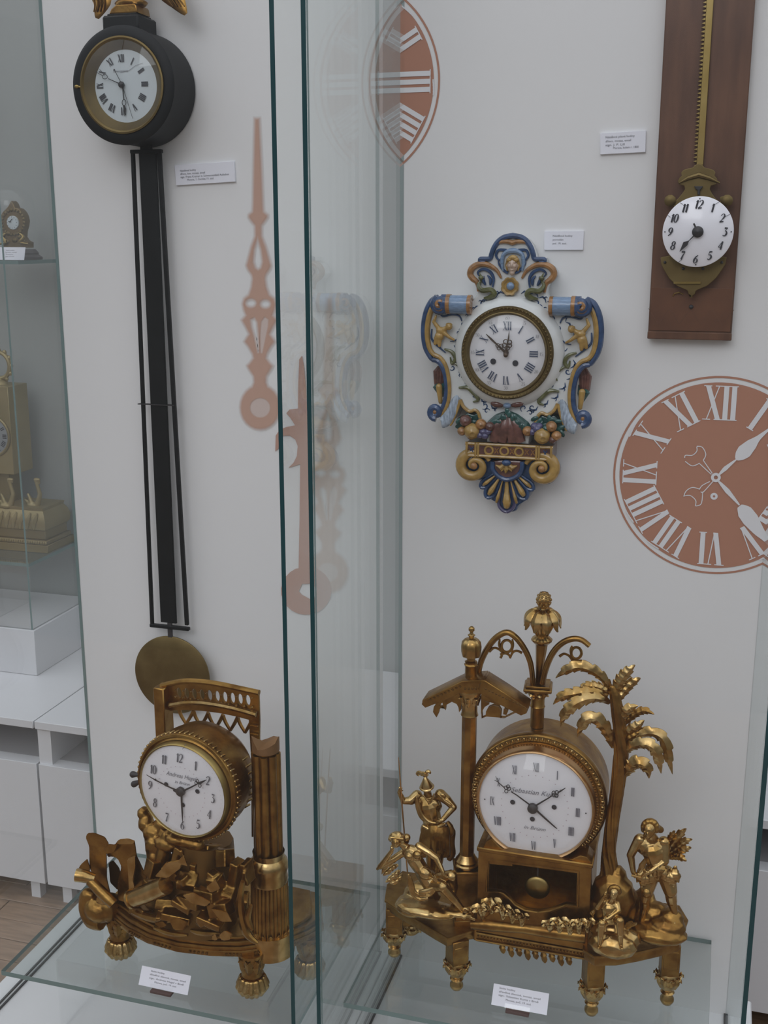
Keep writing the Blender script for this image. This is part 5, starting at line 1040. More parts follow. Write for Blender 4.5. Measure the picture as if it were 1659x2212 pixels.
rocks('tree_mound', [(1180, 700, -.025, .034, .042, .026), (1120, 760, -.02, .022, .026, .02), (1240, 740, -.035, .022, .034, .02), (1200, 620, -.03, .016, .024, .015)], m=GO)
for i, (x, y, n, w, h) in enumerate(((560, 790, .012, 46, 60), (600, 760, .014, 42, 60), (655, 790, .014, 34, 60), (700, 805, .016, 32, 50), (745, 820, .016, 30, 45), (880, 855, .016, 34, 50), (925, 850, .018, 38, 60), (975, 860, .018, 38, 60), (1020, 855, .018, 34, 60), (1060, 850, .016, 30, 60), (500, 785, .012, 30, 40))):
    f = MB(FG.M)
    for s_ in (-1, 0, 1): leaf(f, [gB(x, y + 22, n - .006), gB(x + s_ * w * .35, y - h * .35, n), gB(x + s_ * w * .75, y - h * .55, n + .006), gB(x + s_ * w * 1.1, y - h * .25, n + .012)], w * .00022, 3, N=Vector((s_ * .3, .4, .9)).normalized(), seg=20, tipw=.45)
    mesh_obj('turf_leaf', f, GB, KG)
mesh_obj('turf_bed', (lambda f: f.tube([gB(x, y, .004) for x, y in ((505, 830), (600, 835), (750, 850), (900, 870), (1050, 890))], [.008, .010, .008, .010, .010], 10))(MB(FG.M)), GO, KG)
# ------------------------------------------------------------------ statuettes
KS = 1.24
def sculpt(zz, k, dn=0.0):
    """limb, mass helpers in the crop's own units"""
    f = MB(FG.M); g = G3(zz); s = .000109 * k
    def c(a, b_, ra, rb=None): f.cap(g(a[0], a[1], a[2] + dn), g(b_[0], b_[1], b_[2] + dn), ra * s, (rb if rb is not None else ra) * s)
    def e(a, rx, ry, rz, rot=0): f.ell(g(a[0], a[1], a[2] + dn), (rx * s, ry * s, rz * s), 12, 8, rot=Euler((0, 0, R(rot))).to_matrix())
    return f, c, e
def head(c, e, x, y, n, r, tx=0.0, ty=0.0, hair=True, fwd=1.0):
    """skull, brow, nose, lips, chin, ears; face leans tx, ty on the skull"""
    r = r * .86; u = .000109; d = lambda k: n + k * r * u * fwd
    e((x, y, n), r * .80, r, r * .86); e((x + tx * .5, y + r * .42 + ty * .4, d(.25)), r * .58, r * .62, r * .62)
    e((x + tx, y + r * .30 + ty, d(.95)), r * .12, r * .26, r * .22); e((x + tx, y + r * .62 + ty, d(.86)), r * .24, r * .08, r * .12); e((x + tx, y + r * .90 + ty, d(.66)), r * .26, r * .17, r * .20)
    for s_ in (-1, 1): e((x + tx + s_ * r * .34, y + r * .02 + ty, d(.78)), r * .26, r * .09, r * .14); e((x + tx + s_ * r * .33, y + r * .20 + ty, d(.76)), r * .13, r * .09, r * .12); e((x + s_ * r * .80, y + r * .22, d(.05)), r * .12, r * .22, r * .18)
def hand(c, x, y, n, dx, dy, r, fist=False):
    """palm with four unequal fingers and a thumb leaving its side"""
    L = math.hypot(dx, dy); ux, uy = dx / L, dy / L; vx, vy = -uy, ux
    c((x, y, n), (x + ux * r * 1.3, y + uy * r * 1.3, n), r * .62, r * .66)
    for k, ln in zip((-.6, -.2, .2, .6), (1.0, 1.25, 1.15, .85)):
        bx, by = x + ux * r * 1.5 + vx * r * k, y + uy * r * 1.5 + vy * r * k
        if fist: mx, my = bx + ux * r * .5, by + uy * r * .5; c((bx, by, n), (mx, my, n + .0012), r * .2); c((mx, my, n + .0012), (mx - ux * r * .6, my - uy * r * .6, n + .0022), r * .19)
        else: mx, my = bx + ux * r * .6 * ln, by + uy * r * .6 * ln; c((bx, by, n), (mx, my, n + .0004), r * .2); c((mx, my, n + .0004), (mx + ux * r * .55 * ln, my + uy * r * .55 * ln, n - .0004), r * .18, r * .15)
    c((x + ux * r * .4 + vx * r * .6, y + uy * r * .4 + vy * r * .6, n), (x + ux * r * 1.1 + vx * r * 1.25, y + uy * r * 1.1 + vy * r * 1.25, n + .001), r * .24, r * .17)
# --- reclining woman
f, c, e = sculpt(zS, KS, .004)
head(c, e, 345, 1085, .012, 88, -14, 8); c((420, 1130, .004), (505, 1190, .0), 40, 52)
e((560, 1255, .003), 122, 105, 72, -20); e((515, 1290, .010), 48, 46, 42); e((620, 1270, .010), 50, 48, 42); c((590, 1330, .001), (690, 1480, .003), 88, 80); e((720, 1510, .008), 92, 74, 66, -30); c((700, 1500, .0), (810, 1640, .0), 92, 108)
c((445, 1235, .0), (300, 1330, .006), 46, 38); c((300, 1330, .006), (135, 1420, .008), 38, 34); c((135, 1425, .008), (280, 1225, .012), 34, 25); hand(c, 280, 1220, .013, 10, -60, 30); c((130, 1420, .006), (95, 1455, .004), 26, 18)
c((650, 1160, .0), (780, 1240, .004), 52, 42); c((780, 1240, .004), (880, 1315, .006), 42, 37); c((880, 1315, .006), (960, 1490, .012), 36, 25); hand(c, 965, 1500, .013, 30, 70, 30)
c((820, 1660, .002), (960, 1690, .018), 88, 62); c((960, 1690, .018), (1120, 1870, .014), 58, 46); c((1120, 1870, .014), (1250, 2030, .010), 46, 27); c((1250, 2035, .010), (1350, 2110, .012), 30, 20); [c((1330, 2100 + i * 8, .013), (1385, 2118 + i * 10, .012), 11, 8) for i in range(3)]
c((840, 1620, -.008), (1075, 1545, .004), 84, 66); c((1080, 1550, .004), (1110, 1700, -.006), 62, 46); c((1110, 1700, -.006), (1090, 1850, -.010), 46, 30); e((1075, 1560, .006), 62, 60, 52)
W1 = fused('reclining_figure', f, GB, KG, .0007, 2); W1['label'] = 'reclining nude woman resting her head on her hand'
f, c, e = sculpt(zS, KS, .004)
for i in range(14): a = R(-30 + i * 17); e((352 + 78 * math.cos(a), 1058 - 70 * math.sin(a) * (1 if i < 12 else .5), .010 - .003 * (i % 3)), 34, 28, 34)
c((430, 1060, .002), (480, 1040, -.002), 40, 46); c((470, 1060, -.002), (490, 1090, -.004), 34, 24); c((270, 1040, .017), (430, 1060, .016), 16, 18); e((370, 1030, .010), 78, 46, 60)
fused('hair', f, GB, W1, .0010, 2)
f = MB(FG.M)
for pts, w in (([(505, 1520), (520, 1600), (525, 1700), (570, 1800), (660, 1858), (770, 1840)], 36), ([(530, 1560), (560, 1660), (575, 1740), (640, 1800), (740, 1800)], 28), ([(790, 1790), (830, 1760), (880, 1700)], 34), ([(640, 1760), (760, 1740), (880, 1690)], 40), ([(780, 1560), (840, 1600), (900, 1650), (860, 1590), (820, 1540)], 14), ([(850, 1540), (880, 1610), (880, 1660)], 16)):
    f.tube(smooth([gS(x, y, .020) for x, y in pts], 4), [w * .000109 * q for q in (.5, 1, .9, .5)], 8)
fused('drapery', f, GB, W1, .0011, 1)
for pts, w in (([(360, 1320), (280, 1370), (190, 1430), (150, 1530)], 40), ([(370, 1400), (290, 1440), (220, 1500), (165, 1545)], 44), ([(390, 1470), (330, 1530), (260, 1590), (200, 1635)], 46), ([(420, 1520), (380, 1580), (330, 1630), (250, 1650)], 36)):
    f = MB(FG.M); leaf(f, [gS(x, y, -.004 + .004 * i) for i, (x, y) in enumerate(pts)], w * .000115, 4, seg=18, N=Vector((-.2, .3, 1)).normalized()); mesh_obj('laurel_leaf', f, GB, W1)
# --- helmeted soldier
f, c, e = sculpt(zS, KS, -.052); dn = -.052
head(c, e, 752, 395, .002, 72, 8, 14); c((760, 450, -.002), (768, 520, -.006), 46, 58)
e((770, 600, -.004), 165, 120, 85); e((830, 590, .001), 80, 62, 44); e((710, 600, .001), 80, 62, 44); c((775, 620, -.004), (830, 840, -.002), 128, 108); e((850, 880, -.002), 140, 70, 90)
c((620, 480, -.004), (545, 545, .002), 62, 54); c((545, 545, .002), (440, 555, .008), 50, 38); c((440, 555, .008), (385, 440, .012), 36, 26); hand(c, 385, 435, .012, 18, -60, 32, True)
c((930, 470, -.004), (1015, 540, .0), 66, 56); c((1015, 540, .0), (1105, 635, .004), 54, 40); c((1105, 640, .004), (960, 805, .014), 40, 28); hand(c, 955, 812, .016, -60, 28, 32)
c((770, 940, -.002), (790, 1180, .004), 96, 72); c((790, 1180, .004), (800, 1420, -.004), 62, 44); c((800, 1420, -.004), (800, 1640, -.004), 46, 34); c((900, 940, -.002), (930, 1180, .002), 96, 72); c((930, 1180, .002), (900, 1420, -.004), 62, 46); c((900, 1420, -.004), (890, 1640, -.004), 46, 34)
for x in (795, 895): c((x, 1640, -.004), (x + 10, 1680, .006), 34, 26)
S1 = fused('soldier_figure', f, GB, KG, .0007, 2); S1['label'] = 'standing soldier in helmet and tunic with one hand on his hip'
f = MB(FG.M); q0 = gS(750, 368, dn); s = .000109
f.lathe([(108 * s, 0), (104 * s, 8 * s), (90 * s, 18 * s), (84 * s, 45 * s), (60 * s, 90 * s), (36 * s, 140 * s), (12 * s, 170 * s), (0, 178 * s)], 24, M=Matrix.Translation(q0) @ Euler((R(-78), R(0), R(6))).to_matrix().to_4x4())
mesh_obj('helmet', f, GB, S1)
f = MB(FG.M); f.tube([gS(x, y, dn) for x, y in ((738, 255), (728, 225), (745, 195))], [.0025, .0035, .004], 8)
for pts in ([(735, 210), (690, 200), (650, 175), (622, 195), (650, 218)], [(745, 200), (750, 170), (780, 165), (800, 190)], [(738, 205), (700, 185), (680, 200)]): f.tube(smooth([gS(x, y, dn + .002) for x, y in pts], 4), [.0022, .0032, .0028, .0014], 7)
mesh_obj('crest', f, GB, S1)
f = MB(FG.M)
for i in range(15):
    t = i / 14; x = 700 + 320 * t; y0 = 905 - 30 * math.sin(PI * t); f.tube(smooth([gS(x, y0, dn + .006 + .006 * math.sin(PI * t)), gS(x - 20 + 30 * t, y0 + 140, dn + .010 + .008 * math.sin(PI * t)), gS(x - 60 + 80 * t, y0 + 290 + 40 * (i % 3), dn + .008 + .006 * math.sin(PI * t))], 4), [.0024, .0034, .0022], 7)
for i in range(9): t = i / 8; f.cap(gS(700 + 300 * t, 1000, dn - .004), gS(660 + 360 * t, 1260, dn - .002), .005, .006)
fused('tunic_skirt', f, GO, S1, .0011, 1)
f = MB(FG.M)
for pts, w in (([(615, 490), (640, 620), (690, 740), (780, 830), (880, 850)], .0036), ([(600, 500), (620, 640), (670, 770), (770, 870)], .0026), ([(690, 880), (790, 930), (900, 900), (1000, 850)], .0036), ([(700, 470), (770, 560), (830, 520), (845, 450)], .0020), ([(920, 470), (960, 470), (1000, 500)], .003), ([(940, 500), (1000, 560), (1060, 600), (1090, 620)], .0024)):
    f.tube(smooth([gS(x, y, dn + .012) for x, y in pts], 4), [w * .6, w, w, w * .6], 7)
fused('sash', f, GB, S1, .0010, 1)
f = MB(FG.M); f.tube(smooth([gS(x, y, dn - .012) for x, y in ((1010, 880), (1060, 950), (1050, 1100), (1075, 1250), (1040, 1340))], 4), [.004, .0085, .0085, .0070, .0035], 10, flat=((0, 0, 1), .5)); f.tube(smooth([gS(x, y, dn - .006) for x, y in ((1020, 830), (1060, 900), (1070, 980), (1040, 1020))], 4), [.003, .0055, .005, .002], 8)
mesh_obj('cloak', f, GO, S1)
mesh_obj('spear', MB(FG.M).tube([FG.p3(861, 1636, dn + .016), gS(405, 400, dn + .016), gS(450, 980, dn + .014), gS(492, 1500, dn + .012)], [.0006, .0012, .0012, .0012], 8), M_['copper'], S1)
# --- bowing man with leaves
f, c, e = sculpt(zM, KS, -.026); dn = -.026
head(c, e, 938, 318, .016, 100, -24, 30); c((955, 390, .006), (985, 450, -.002), 56, 66)
e((975, 560, -.002), 172, 125, 88); e((920, 550, .002), 84, 66, 44); e((1040, 560, .002), 84, 66, 44); c((990, 600, -.002), (1040, 790, -.002), 128, 104); e((1050, 880, -.002), 150, 110, 92); e((1000, 740, .008), 60, 80, 40)
e((815, 445, -.002), 62, 60, 58); c((800, 450, -.002), (690, 660, .004), 56, 44); c((690, 660, .004), (725, 880, .012), 42, 29); hand(c, 728, 885, .013, 30, 60, 36, True)
e((1135, 480, -.002), 66, 60, 58); c((1140, 490, -.002), (1148, 735, .006), 58, 44); c((1148, 740, .006), (930, 890, .018), 42, 28); hand(c, 930, 892, .019, -60, 26, 36)
c((960, 920, .0), (905, 1130, .008), 100, 74); c((905, 1130, .008), (880, 1240, .008), 72, 56); e((900, 1160, .014), 48, 56, 44); c((880, 1240, .006), (885, 1330, .002), 56, 58); c((885, 1330, .002), (820, 1580, .002), 54, 27); c((815, 1590, .002), (785, 1680, .012), 30, 20); c((800, 1590, .0), (810, 1630, -.004), 24)
c((1160, 920, .0), (1215, 1130, .006), 104, 76); e((1220, 1160, .010), 50, 56, 44); c((1215, 1130, .004), (1235, 1270, .0), 66, 60); c((1235, 1270, .0), (1290, 1490, .0), 56, 28); c((1290, 1500, .0), (1265, 1570, .012), 30, 20); c((1265, 1570, .012), (1240, 1600, .014), 20, 12)
B1 = fused('bowing_figure', f, GB, KG, .0007, 2); B1['label'] = 'half nude man bowing with a leaf skirt'
f, c, e = sculpt(zM, KS, -.026)
for i in range(16): a = R(-25 + i * 15); e((948 + 84 * math.cos(a), 292 - 84 * math.sin(a), .010 + .003 * (i % 2)), 36, 34, 40)
e((948, 272, .009), 84, 70, 80); c((1020, 290, .006), (1085, 320, .002), 48, 38); c((880, 395, .020), (930, 432, .018), 22, 18)
fused('hair', f, GO, B1, .0010, 1)
f = MB(FG.M)
for i in range(11):
    t = i / 10; x = 820 + 470 * t; y = 800 + 60 * math.sin(t * 9) - 20 * t; leaf(f, [gM(x, y, dn + .006), gM(x - 25 + 40 * t, y + 110, dn + .016), gM(x - 50 + 90 * t, y + 220 + 30 * (i % 2), dn + .014)], .0075, 4, N=Vector((t - .5, .2, .9)).normalized(), seg=14)
mesh_obj('leaf_skirt', f, GB, B1)['kind'] = 'stuff'
for pts, w in (([(1150, 640), (1230, 520), (1320, 410), (1430, 305)], 66), ([(1140, 600), (1200, 480), (1240, 400), (1275, 335)], 50), ([(1170, 660), (1290, 560), (1400, 480), (1510, 450)], 60), ([(1180, 690), (1300, 630), (1400, 580), (1495, 560)], 62), ([(1190, 700), (1290, 680), (1360, 690), (1430, 740)], 56)):
    f = MB(FG.M); leaf(f, [gM(x, y, dn - .012 + .005 * i) for i, (x, y) in enumerate(pts)], w * .000115, 6, seg=24, N=Vector((.1, .35, .9)).normalized()); mesh_obj('sheaf_leaf', f, GB, B1)
f = MB(FG.M); f.tube([gM(x, y, dn + .02) for x, y in ((700, 930), (830, 960), (880, 900), (960, 880))], [.0016, .002, .002, .0012], 6); f.tube([gM(x, y, dn + .018) for x, y in ((890, 720), (840, 800), (800, 890))], [.003, .0046, .0024], 8); mesh_obj('held_branch', f, GB, B1)
# --- seated child
f, c, e = sculpt(zM, KS, .022); dn = .022
head(c, e, 470, 1160, .010, 72, -8, 14); c((455, 1230, .004), (430, 1275, .0), 38, 46)
e((415, 1345, .0), 108, 92, 66); c((410, 1360, .0), (420, 1480, .0), 88, 84)
c((330, 1270, .002), (255, 1350, .006), 40, 32); c((255, 1350, .006), (330, 1220, .012), 30, 22); hand(c, 335, 1210, .013, 30, -50, 26); c((510, 1310, .0), (530, 1400, .006), 38, 30); c((530, 1400, .006), (390, 1500, .014), 30, 22); hand(c, 385, 1502, .015, -50, 20, 26)
c((390, 1500, .0), (310, 1560, .016), 62, 48); c((310, 1560, .016), (290, 1720, .018), 44, 34); c((290, 1720, .018), (280, 1860, .016), 34, 22); c((280, 1870, .016), (262, 1895, .024), 22, 16)
c((450, 1500, .0), (545, 1530, .016), 62, 48); c((545, 1530, .016), (555, 1700, .018), 44, 36); c((555, 1700, .018), (560, 1860, .016), 34, 22); c((560, 1870, .016), (575, 1905, .024), 22, 16)
H1 = fused('child_figure', f, GB, KG, .0007, 2); H1['label'] = 'small seated child on a rock'
f, c, e = sculpt(zM, KS, .022)
for i in range(10): a = R(-10 + i * 22); e((474 + 62 * math.cos(a), 1140 - 60 * math.sin(a), .007), 28, 26, 32)
e((474, 1125, .004), 64, 52, 62); fused('hair', f, GO, H1, .0010, 1)
mesh_obj('loincloth', (lambda f: f.tube(smooth([gM(x, y, dn + .010) for x, y in ((340, 1480), (400, 1530), (470, 1520), (510, 1470))], 4), [.003, .0055, .0055, .003], 8))(MB(FG.M)), GB, H1)
for pts, w in (([(640, 1640), (690, 1600), (740, 1580), (770, 1560)], 30), ([(630, 1610), (660, 1570), (720, 1550)], 24), ([(190, 1500), (170, 1450), (215, 1400)], 30)):
    f = MB(FG.M); leaf(f, [gM(x, y, .014 + .004 * i) for i, (x, y) in enumerate(pts)], w * .00012, 4, seg=14); mesh_obj('ground_leaf', f, GB, KG)
# ------------------------------------------------------------------ gilt clock on a ruin, left showcase
FL = Fr(P(391, 1711, 1.385), R(-5.9))
cC, c1, c2_, c3, c4 = crop(130, 1340, 2.765), crop(150, 1760, 6.144), crop(260, 1540, 5.53), crop(340, 1440, 5.184), crop(380, 1760, 5.925)
LC, L1, L2, L3, L4 = (G3(q, FL) for q in (cC, c1, c2_, c3, c4))
KR = thing('ruin_clock', 'gilt mantel clock set in ruined columns and rocks on lion paw feet', 'clock', (-.72, 1.45, ZS))
zb_ = .538
fr = [PZ(*cC(x, y), zb_) for x, y in ((330, 1812), (400, 1868), (520, 1932), (700, 1984), (900, 2008), (1080, 2012), (1220, 1995), (1390, 1955), (1500, 1910))]
pl_ = [(p.x, p.y) for p in fr] + [(-.541, 1.49), (-.57, 1.56), (-.82, 1.575), (-.895, 1.50), (-.90, 1.43)]
pl_ = [(p[0], p[1]) for p in [Vector(q) for q in pl_]]
f = MB(); plan(f, pl_, zb_, zb_ + .010, .0015); plan(f, cen(pl_, .985), zb_ + .010, zb_ + .016, .0015); plan(f, cen(pl_, .955), zb_ + .016, zb_ + .024, .002); plan(f, cen(pl_, .90), zb_ + .024, zb_ + .030, .002)
mesh_obj('platform', f, GO, KR)
f = MB()
sp = smooth([Vector((p.x, p.y - .0008, zb_ + .005)) for p in fr], 8)
for i, p in enumerate(sp):
    if i % 9 in (0, 1, 2, 3, 4): f.ell(p, (.0022, .0016, .0022), 6, 4)
mesh_obj('bead_strip', f, GD, KR)['kind'] = 'stuff'
def paw(px, py, top, rot):
    c = PZ(px, py, ZS); T = Matrix.Translation((c.x, c.y, 0)) @ Matrix.Rotation(rot, 4, 'Z')
    f = MB(T); f.ell((0, 0, ZS + .017), (.0225, .0225, .0165), 16, 9)
    for i in range(14): a = 2 * PI * i / 14; f.cap((.017 * math.cos(a), .017 * math.sin(a), ZS + .028), (.0222 * math.cos(a), .0222 * math.sin(a), ZS + .014), .0042, .0046); f.cap((.0222 * math.cos(a), .0222 * math.sin(a), ZS + .014), (.017 * math.cos(a), .017 * math.sin(a), ZS + .0048), .0044, .0040)
    o = fused('paw_foot', f, GB, KR, .0014, 1)
    for v in o.data.vertices:
        if v.co.z < .0002: v.co.z = .0002
    f = MB(T); h = top - ZS
    f.lathe([(.0135, ZS + .028), (.0165, ZS + .034), (.0150, ZS + .040), (.0165, ZS + h * .75), (.0195, ZS + h * .92), (.0185, top)], 20)
    for i in range(8):
        a = 2 * PI * i / 8; d = Vector((math.cos(a), math.sin(a), 0)); leaf(f, [d * .0150 + Vector((0, 0, ZS + .040)), d * .0180 + Vector((0, 0, ZS + h * .7)), d * .0205 + Vector((0, 0, top - .006)), d * .023 + Vector((0, 0, top - .010))], .0078, 4, N=d, seg=12)
    mesh_obj('carved_shank', f, GO, o)
for px, py, t, r_ in ((262, 2062, zb_ + .004, .3), (546, 2144, zb_ + .002, .1), (668, 2104, zb_ + .002, 0)): paw(px, py, t, r_)
paw(*(lambda p: (829.5 + FPX * (p - CAM).dot(CR) / (p - CAM).dot(CF), 1106 - FPX * (p - CAM).dot(CU) / (p - CAM).dot(CF)))(Vector((-.80, 1.53, ZS))), zb_ + .002, 0)
# scroll end over the left foot
f = MB(FL.M); f.tube(smooth([L1(x, y, -.02) for x, y in ((330, 1090), (250, 1060), (232, 1150), (250, 1260), (330, 1370), (440, 1400))], 5), [.008, .012, .013, .015, .018, .016], 12)
f.ell(L1(400, 1250, -.02), (.026, .022, .022), 12, 8); f.ell(L1(540, 1230, -.025), (.018, .026, .02)); f.tube([L1(360, 1150, .002), L1(470, 1165, .002), L1(590, 1170, .002)], [.003, .0042, .003], 8)
fused('scroll_end', f, GO, KR, .0018, 2)
# dial and drum
MdL = FL.M; rd = .0715; Rr = .0835
f = MB(MdL); f.lathe([(.0735, -.020), (Rr * .99, -.020), (Rr * .99, -.030), (Rr * 1.0, -.055), (Rr * .95, -.080), (Rr * .80, -.098), (Rr * .45, -.108), (0, -.110)], 64, caps=False); dr = mesh_obj('drum', f, GO, KR)
rg = mesh_obj('ornament_ring', MB(MdL).lathe([(Rr * .98, -.024), (Rr * 1.02, -.021), (Rr * 1.03, -.017), (Rr * 1.01, -.013), (Rr * .97, -.012), (Rr * .95, -.015), (Rr * .91, -.013), (Rr * .89, -.016)], 72, caps=False), GO, KR)
f = MB(MdL)
for i in range(64):
    a = 2 * PI * i / 64; c = Vector((Rr * 1.03 * math.cos(a), Rr * 1.03 * math.sin(a), -.020)); f.cap(c + Vector((0, 0, .003)), c + Vector((.0012 * math.sin(a), -.0012 * math.cos(a), -.0045)), .0020, .0017, 6)
mesh_obj('leaf_beads', f, GB, rg)['kind'] = 'stuff'
f = MB(MdL)
for i in range(8): a = R(28 - i * 8.0); c = Vector((Rr * .985 * math.cos(a), Rr * .985 * math.sin(a), -.058)); f.cap(c, c + Vector((.002 * math.cos(a), .002 * math.sin(a), -.012)), .0019, .0019, 6)
mesh_obj('sound_slots', f, M_['gold_b'], dr)['kind'] = 'stuff'
mesh_obj('bezel', MB(MdL).lathe([(Rr * .92, -.018), (Rr * .915, -.010), (.0748, -.0045), (.0742, -.0022), (.0733, -.0012), (.0724, -.0022), (rd + .0006, -.0018), (rd, -.0045)], 72, caps=False), M_['brass'], KR)
d = mesh_obj('dial', MB(MdL).lathe([(rd + .001, -.0045), (rd * .7, -.0022), (0, -.001)], 64), M_['enamel'], KR)
f = MB(MdL)
for i in range(12):
    a = R(30 * i); digits(f, str(12 if i == 0 else i), (rd * .755 * math.sin(a), rd * .755 * math.cos(a)), rd * .20, rd * .030, -.0006, shear=.12, wk=.72)
mesh_obj('numerals', f, mat('worn_ink', (.14, .14, .16), .5), d, flat=True)
f = MB(MdL)
for i in range(60): a = R(6 * i); f.disc((rd * .93 * math.sin(a), rd * .93 * math.cos(a)), .00045, -.0024, 5)
for i in range(31): a = R(360 * i / 31); f.disc((rd * .56 * math.sin(a), rd * .56 * math.cos(a)), .0007, -.0008, 6)
mesh_obj('date_marks', f, mat('rose_marks', (.45, .34, .40), .5), d, flat=True)['kind'] = 'stuff'
f = MB(MdL); put_text(f, 'Andreas Hugel', 0.0, .0225, .0098, -.0004, width=.050, align='c', shear=.35, rot=R(-1)); put_text(f, 'in Brünn', .002, .0125, .0068, -.0004, width=.025, align='c', shear=.35)
mesh_obj('signature', f, mat('script_ink', (.20, .20, .23), .5), d, flat=True)
for x, y in ((545, 855), (918, 940), (745, 1100)): mesh_obj('winding_hole', MB(MdL).disc(FL.uv(*c2_(x, y), 0), .0036, -.0003, 18), M_['ink'], d, flat=True)
mesh_obj('dial_chip', MB(MdL).ribbon([FL.uv(*c2_(735, 440)), FL.uv(*c2_(755, 405)), FL.uv(*c2_(780, 375))], [.0008, .0005, .0007], -.0018), M_['ink_s'], d, flat=True)
q = lambda x, y, n: FL.uv(*c2_(x, y), n)
f = MB(MdL).ribbon([q(725, 945, .004), q(850, 885, .004), q(920, 848, .004), q(950, 838, .004), q(1030, 800, .004)], [.003, .0022, .0018, .004, .0006], .004, thick=.0007)
for x, y in ((918, 815), (950, 870), (905, 835)): f.tube([L2(x + 15 * math.cos(a), y + 20 * math.sin(a), .004) for a in [i * PI / 5 for i in range(10)]], .0006, 5, closed=True)
mesh_obj('hour_hand', f, M_['steel'], KR)
f = MB(MdL).ribbon([q(725, 945, .0028), q(600, 895, .0028), q(420, 805, .0028), q(310, 740, .0028)], [.0026, .0022, .0018, .0006], .0028, thick=.0006)
for x, y in ((420, 800), (640, 925), (655, 935)): f.ell(L2(x, y, .0026), (.0018, .0022, .0008), 7, 4)
mesh_obj('minute_hand', f, M_['steel'], KR)
mesh_obj('date_hand', MB(MdL).ribbon([q(728, 945, .0016), q(730, 1060, .0016), q(738, 1200, .0016), q(742, 1310, .0016)], [.0034, .0028, .0024, .0005], .0016, thick=.0006), M_['steel'], KR)
mesh_obj('hand_hub', MB(MdL @ Matrix.Translation((*q(718, 940, .003), 0))).lathe([(.0070, .001), (.0070, .0055), (.005, .0072), (0, .008)], 24), M_['steel'], KR)
mesh_obj('dial_glass', MB(MdL).lathe(dome(0, .0722, .018, -.0015), 44, caps=False), M_['clear'], KR)
f = MB(MdL)
for x, y, x2, y2 in ((215, 740, 150, 735), (230, 820, 165, 850)): f.cap(L2(x, y, -.018), L2(x2, y2, -.018), .0028, .0052)
mesh_obj('bezel_knob', f, M_['steel'], KR)
# pierced gallery behind the drum
nG = -.112
q3 = lambda x, y, n=nG: FL.uv(*c3(x, y), n)
top = [(45, 205), (200, 165), (340, 150), (520, 160), (700, 185), (900, 225), (1140, 278)]
outer = [q3(*p) for p in top] + [q3(1150, 600), q3(1145, 1000), q3(1140, 1900), q3(1062, 1900), q3(1055, 1000), q3(1040, 720)]
arc = []
for i in range(7):
    x = 1000 - i * 145; y = 560 - i * 25; arc += [q3(x, y), q3(x - 48, y + 165), q3(x - 72, y + 168), q3(x - 92, y + 150)]
outer += arc[:] + [q3(145, 470), q3(150, 700), q3(60, 700)]
outer = [q3(*p) for p in top] + [q3(1150, 600), q3(1145, 1000), q3(1140, 1900), q3(1062, 1900), q3(1055, 1000), q3(1030, 590), q3(900, 555), q3(700, 515), q3(500, 490), q3(300, 480), q3(148, 490), q3(150, 760), q3(62, 760)]
ov = [circ(q3(250 + i * 85.5, 290 + abs(i) * 5 + i * i * .45), .0044, 12, .0088) for i in range(10)]
ga = mesh_obj('gallery', MB(FL.M).plate([outer] + ov, nG - .002, nG + .0025, .0006), GO, KR); ga['label'] = 'pierced gothic gallery behind the drum'
f = MB(FL.M); f.tube(smooth([L3(x, y, nG + .005) for x, y in ((45, 215), (200, 178), (340, 162), (520, 172), (700, 198), (900, 240), (1140, 292))], 4), .0045, 8); mesh_obj('cornice_rail', f, GO, ga)
f = MB(FL.M); f.tube(smooth([L3(x, y, nG + .007) for x, y in ((140, 430), (330, 400), (520, 405), (720, 435), (920, 480), (1110, 535))], 4), .0048, 8); mesh_obj('middle_rail', f, GB, ga)
mesh_obj('left_pier', MB(FL.M).box((*q3(48, 760), nG - .008), (*q3(135, 210), nG + .018), .0015), GO, ga)
for i in range(5):
    x = 240 + i * 165; y = 478 + i * 24
    f = MB(FL.M)
    for s_ in (-1, 1): f.tube(smooth([L3(x + 82 + s_ * 82, y + 5 + 10 * s_, nG), L3(x + 82 + s_ * 55, y + 70, nG), L3(x + 82, y + 165, nG)], 4), [.0032, .0030, .0024], 6)
    mesh_obj('lancet', f, GO, ga)
f = MB(FL.M)
for i in range(11): f.ell(L3(205 + i * 85, 335 + i * 12, nG + .006), (.0022, .0022, .0022), 6, 4); f.ell(L3(205 + i * 85, 262 + i * 9, nG + .006), (.0016, .0016, .0016), 6, 4)
for i in range(9): f.box((q3(1062, 640)[0] + .0005, q3(1062, 640 + i * 95)[1], nG + .0055), (q3(1150, 640)[0] - .0005, q3(1062, 640 + i * 95)[1] + .0012, nG + .0075))
mesh_obj('gallery_beads', f, GB, ga)['kind'] = 'stuff'
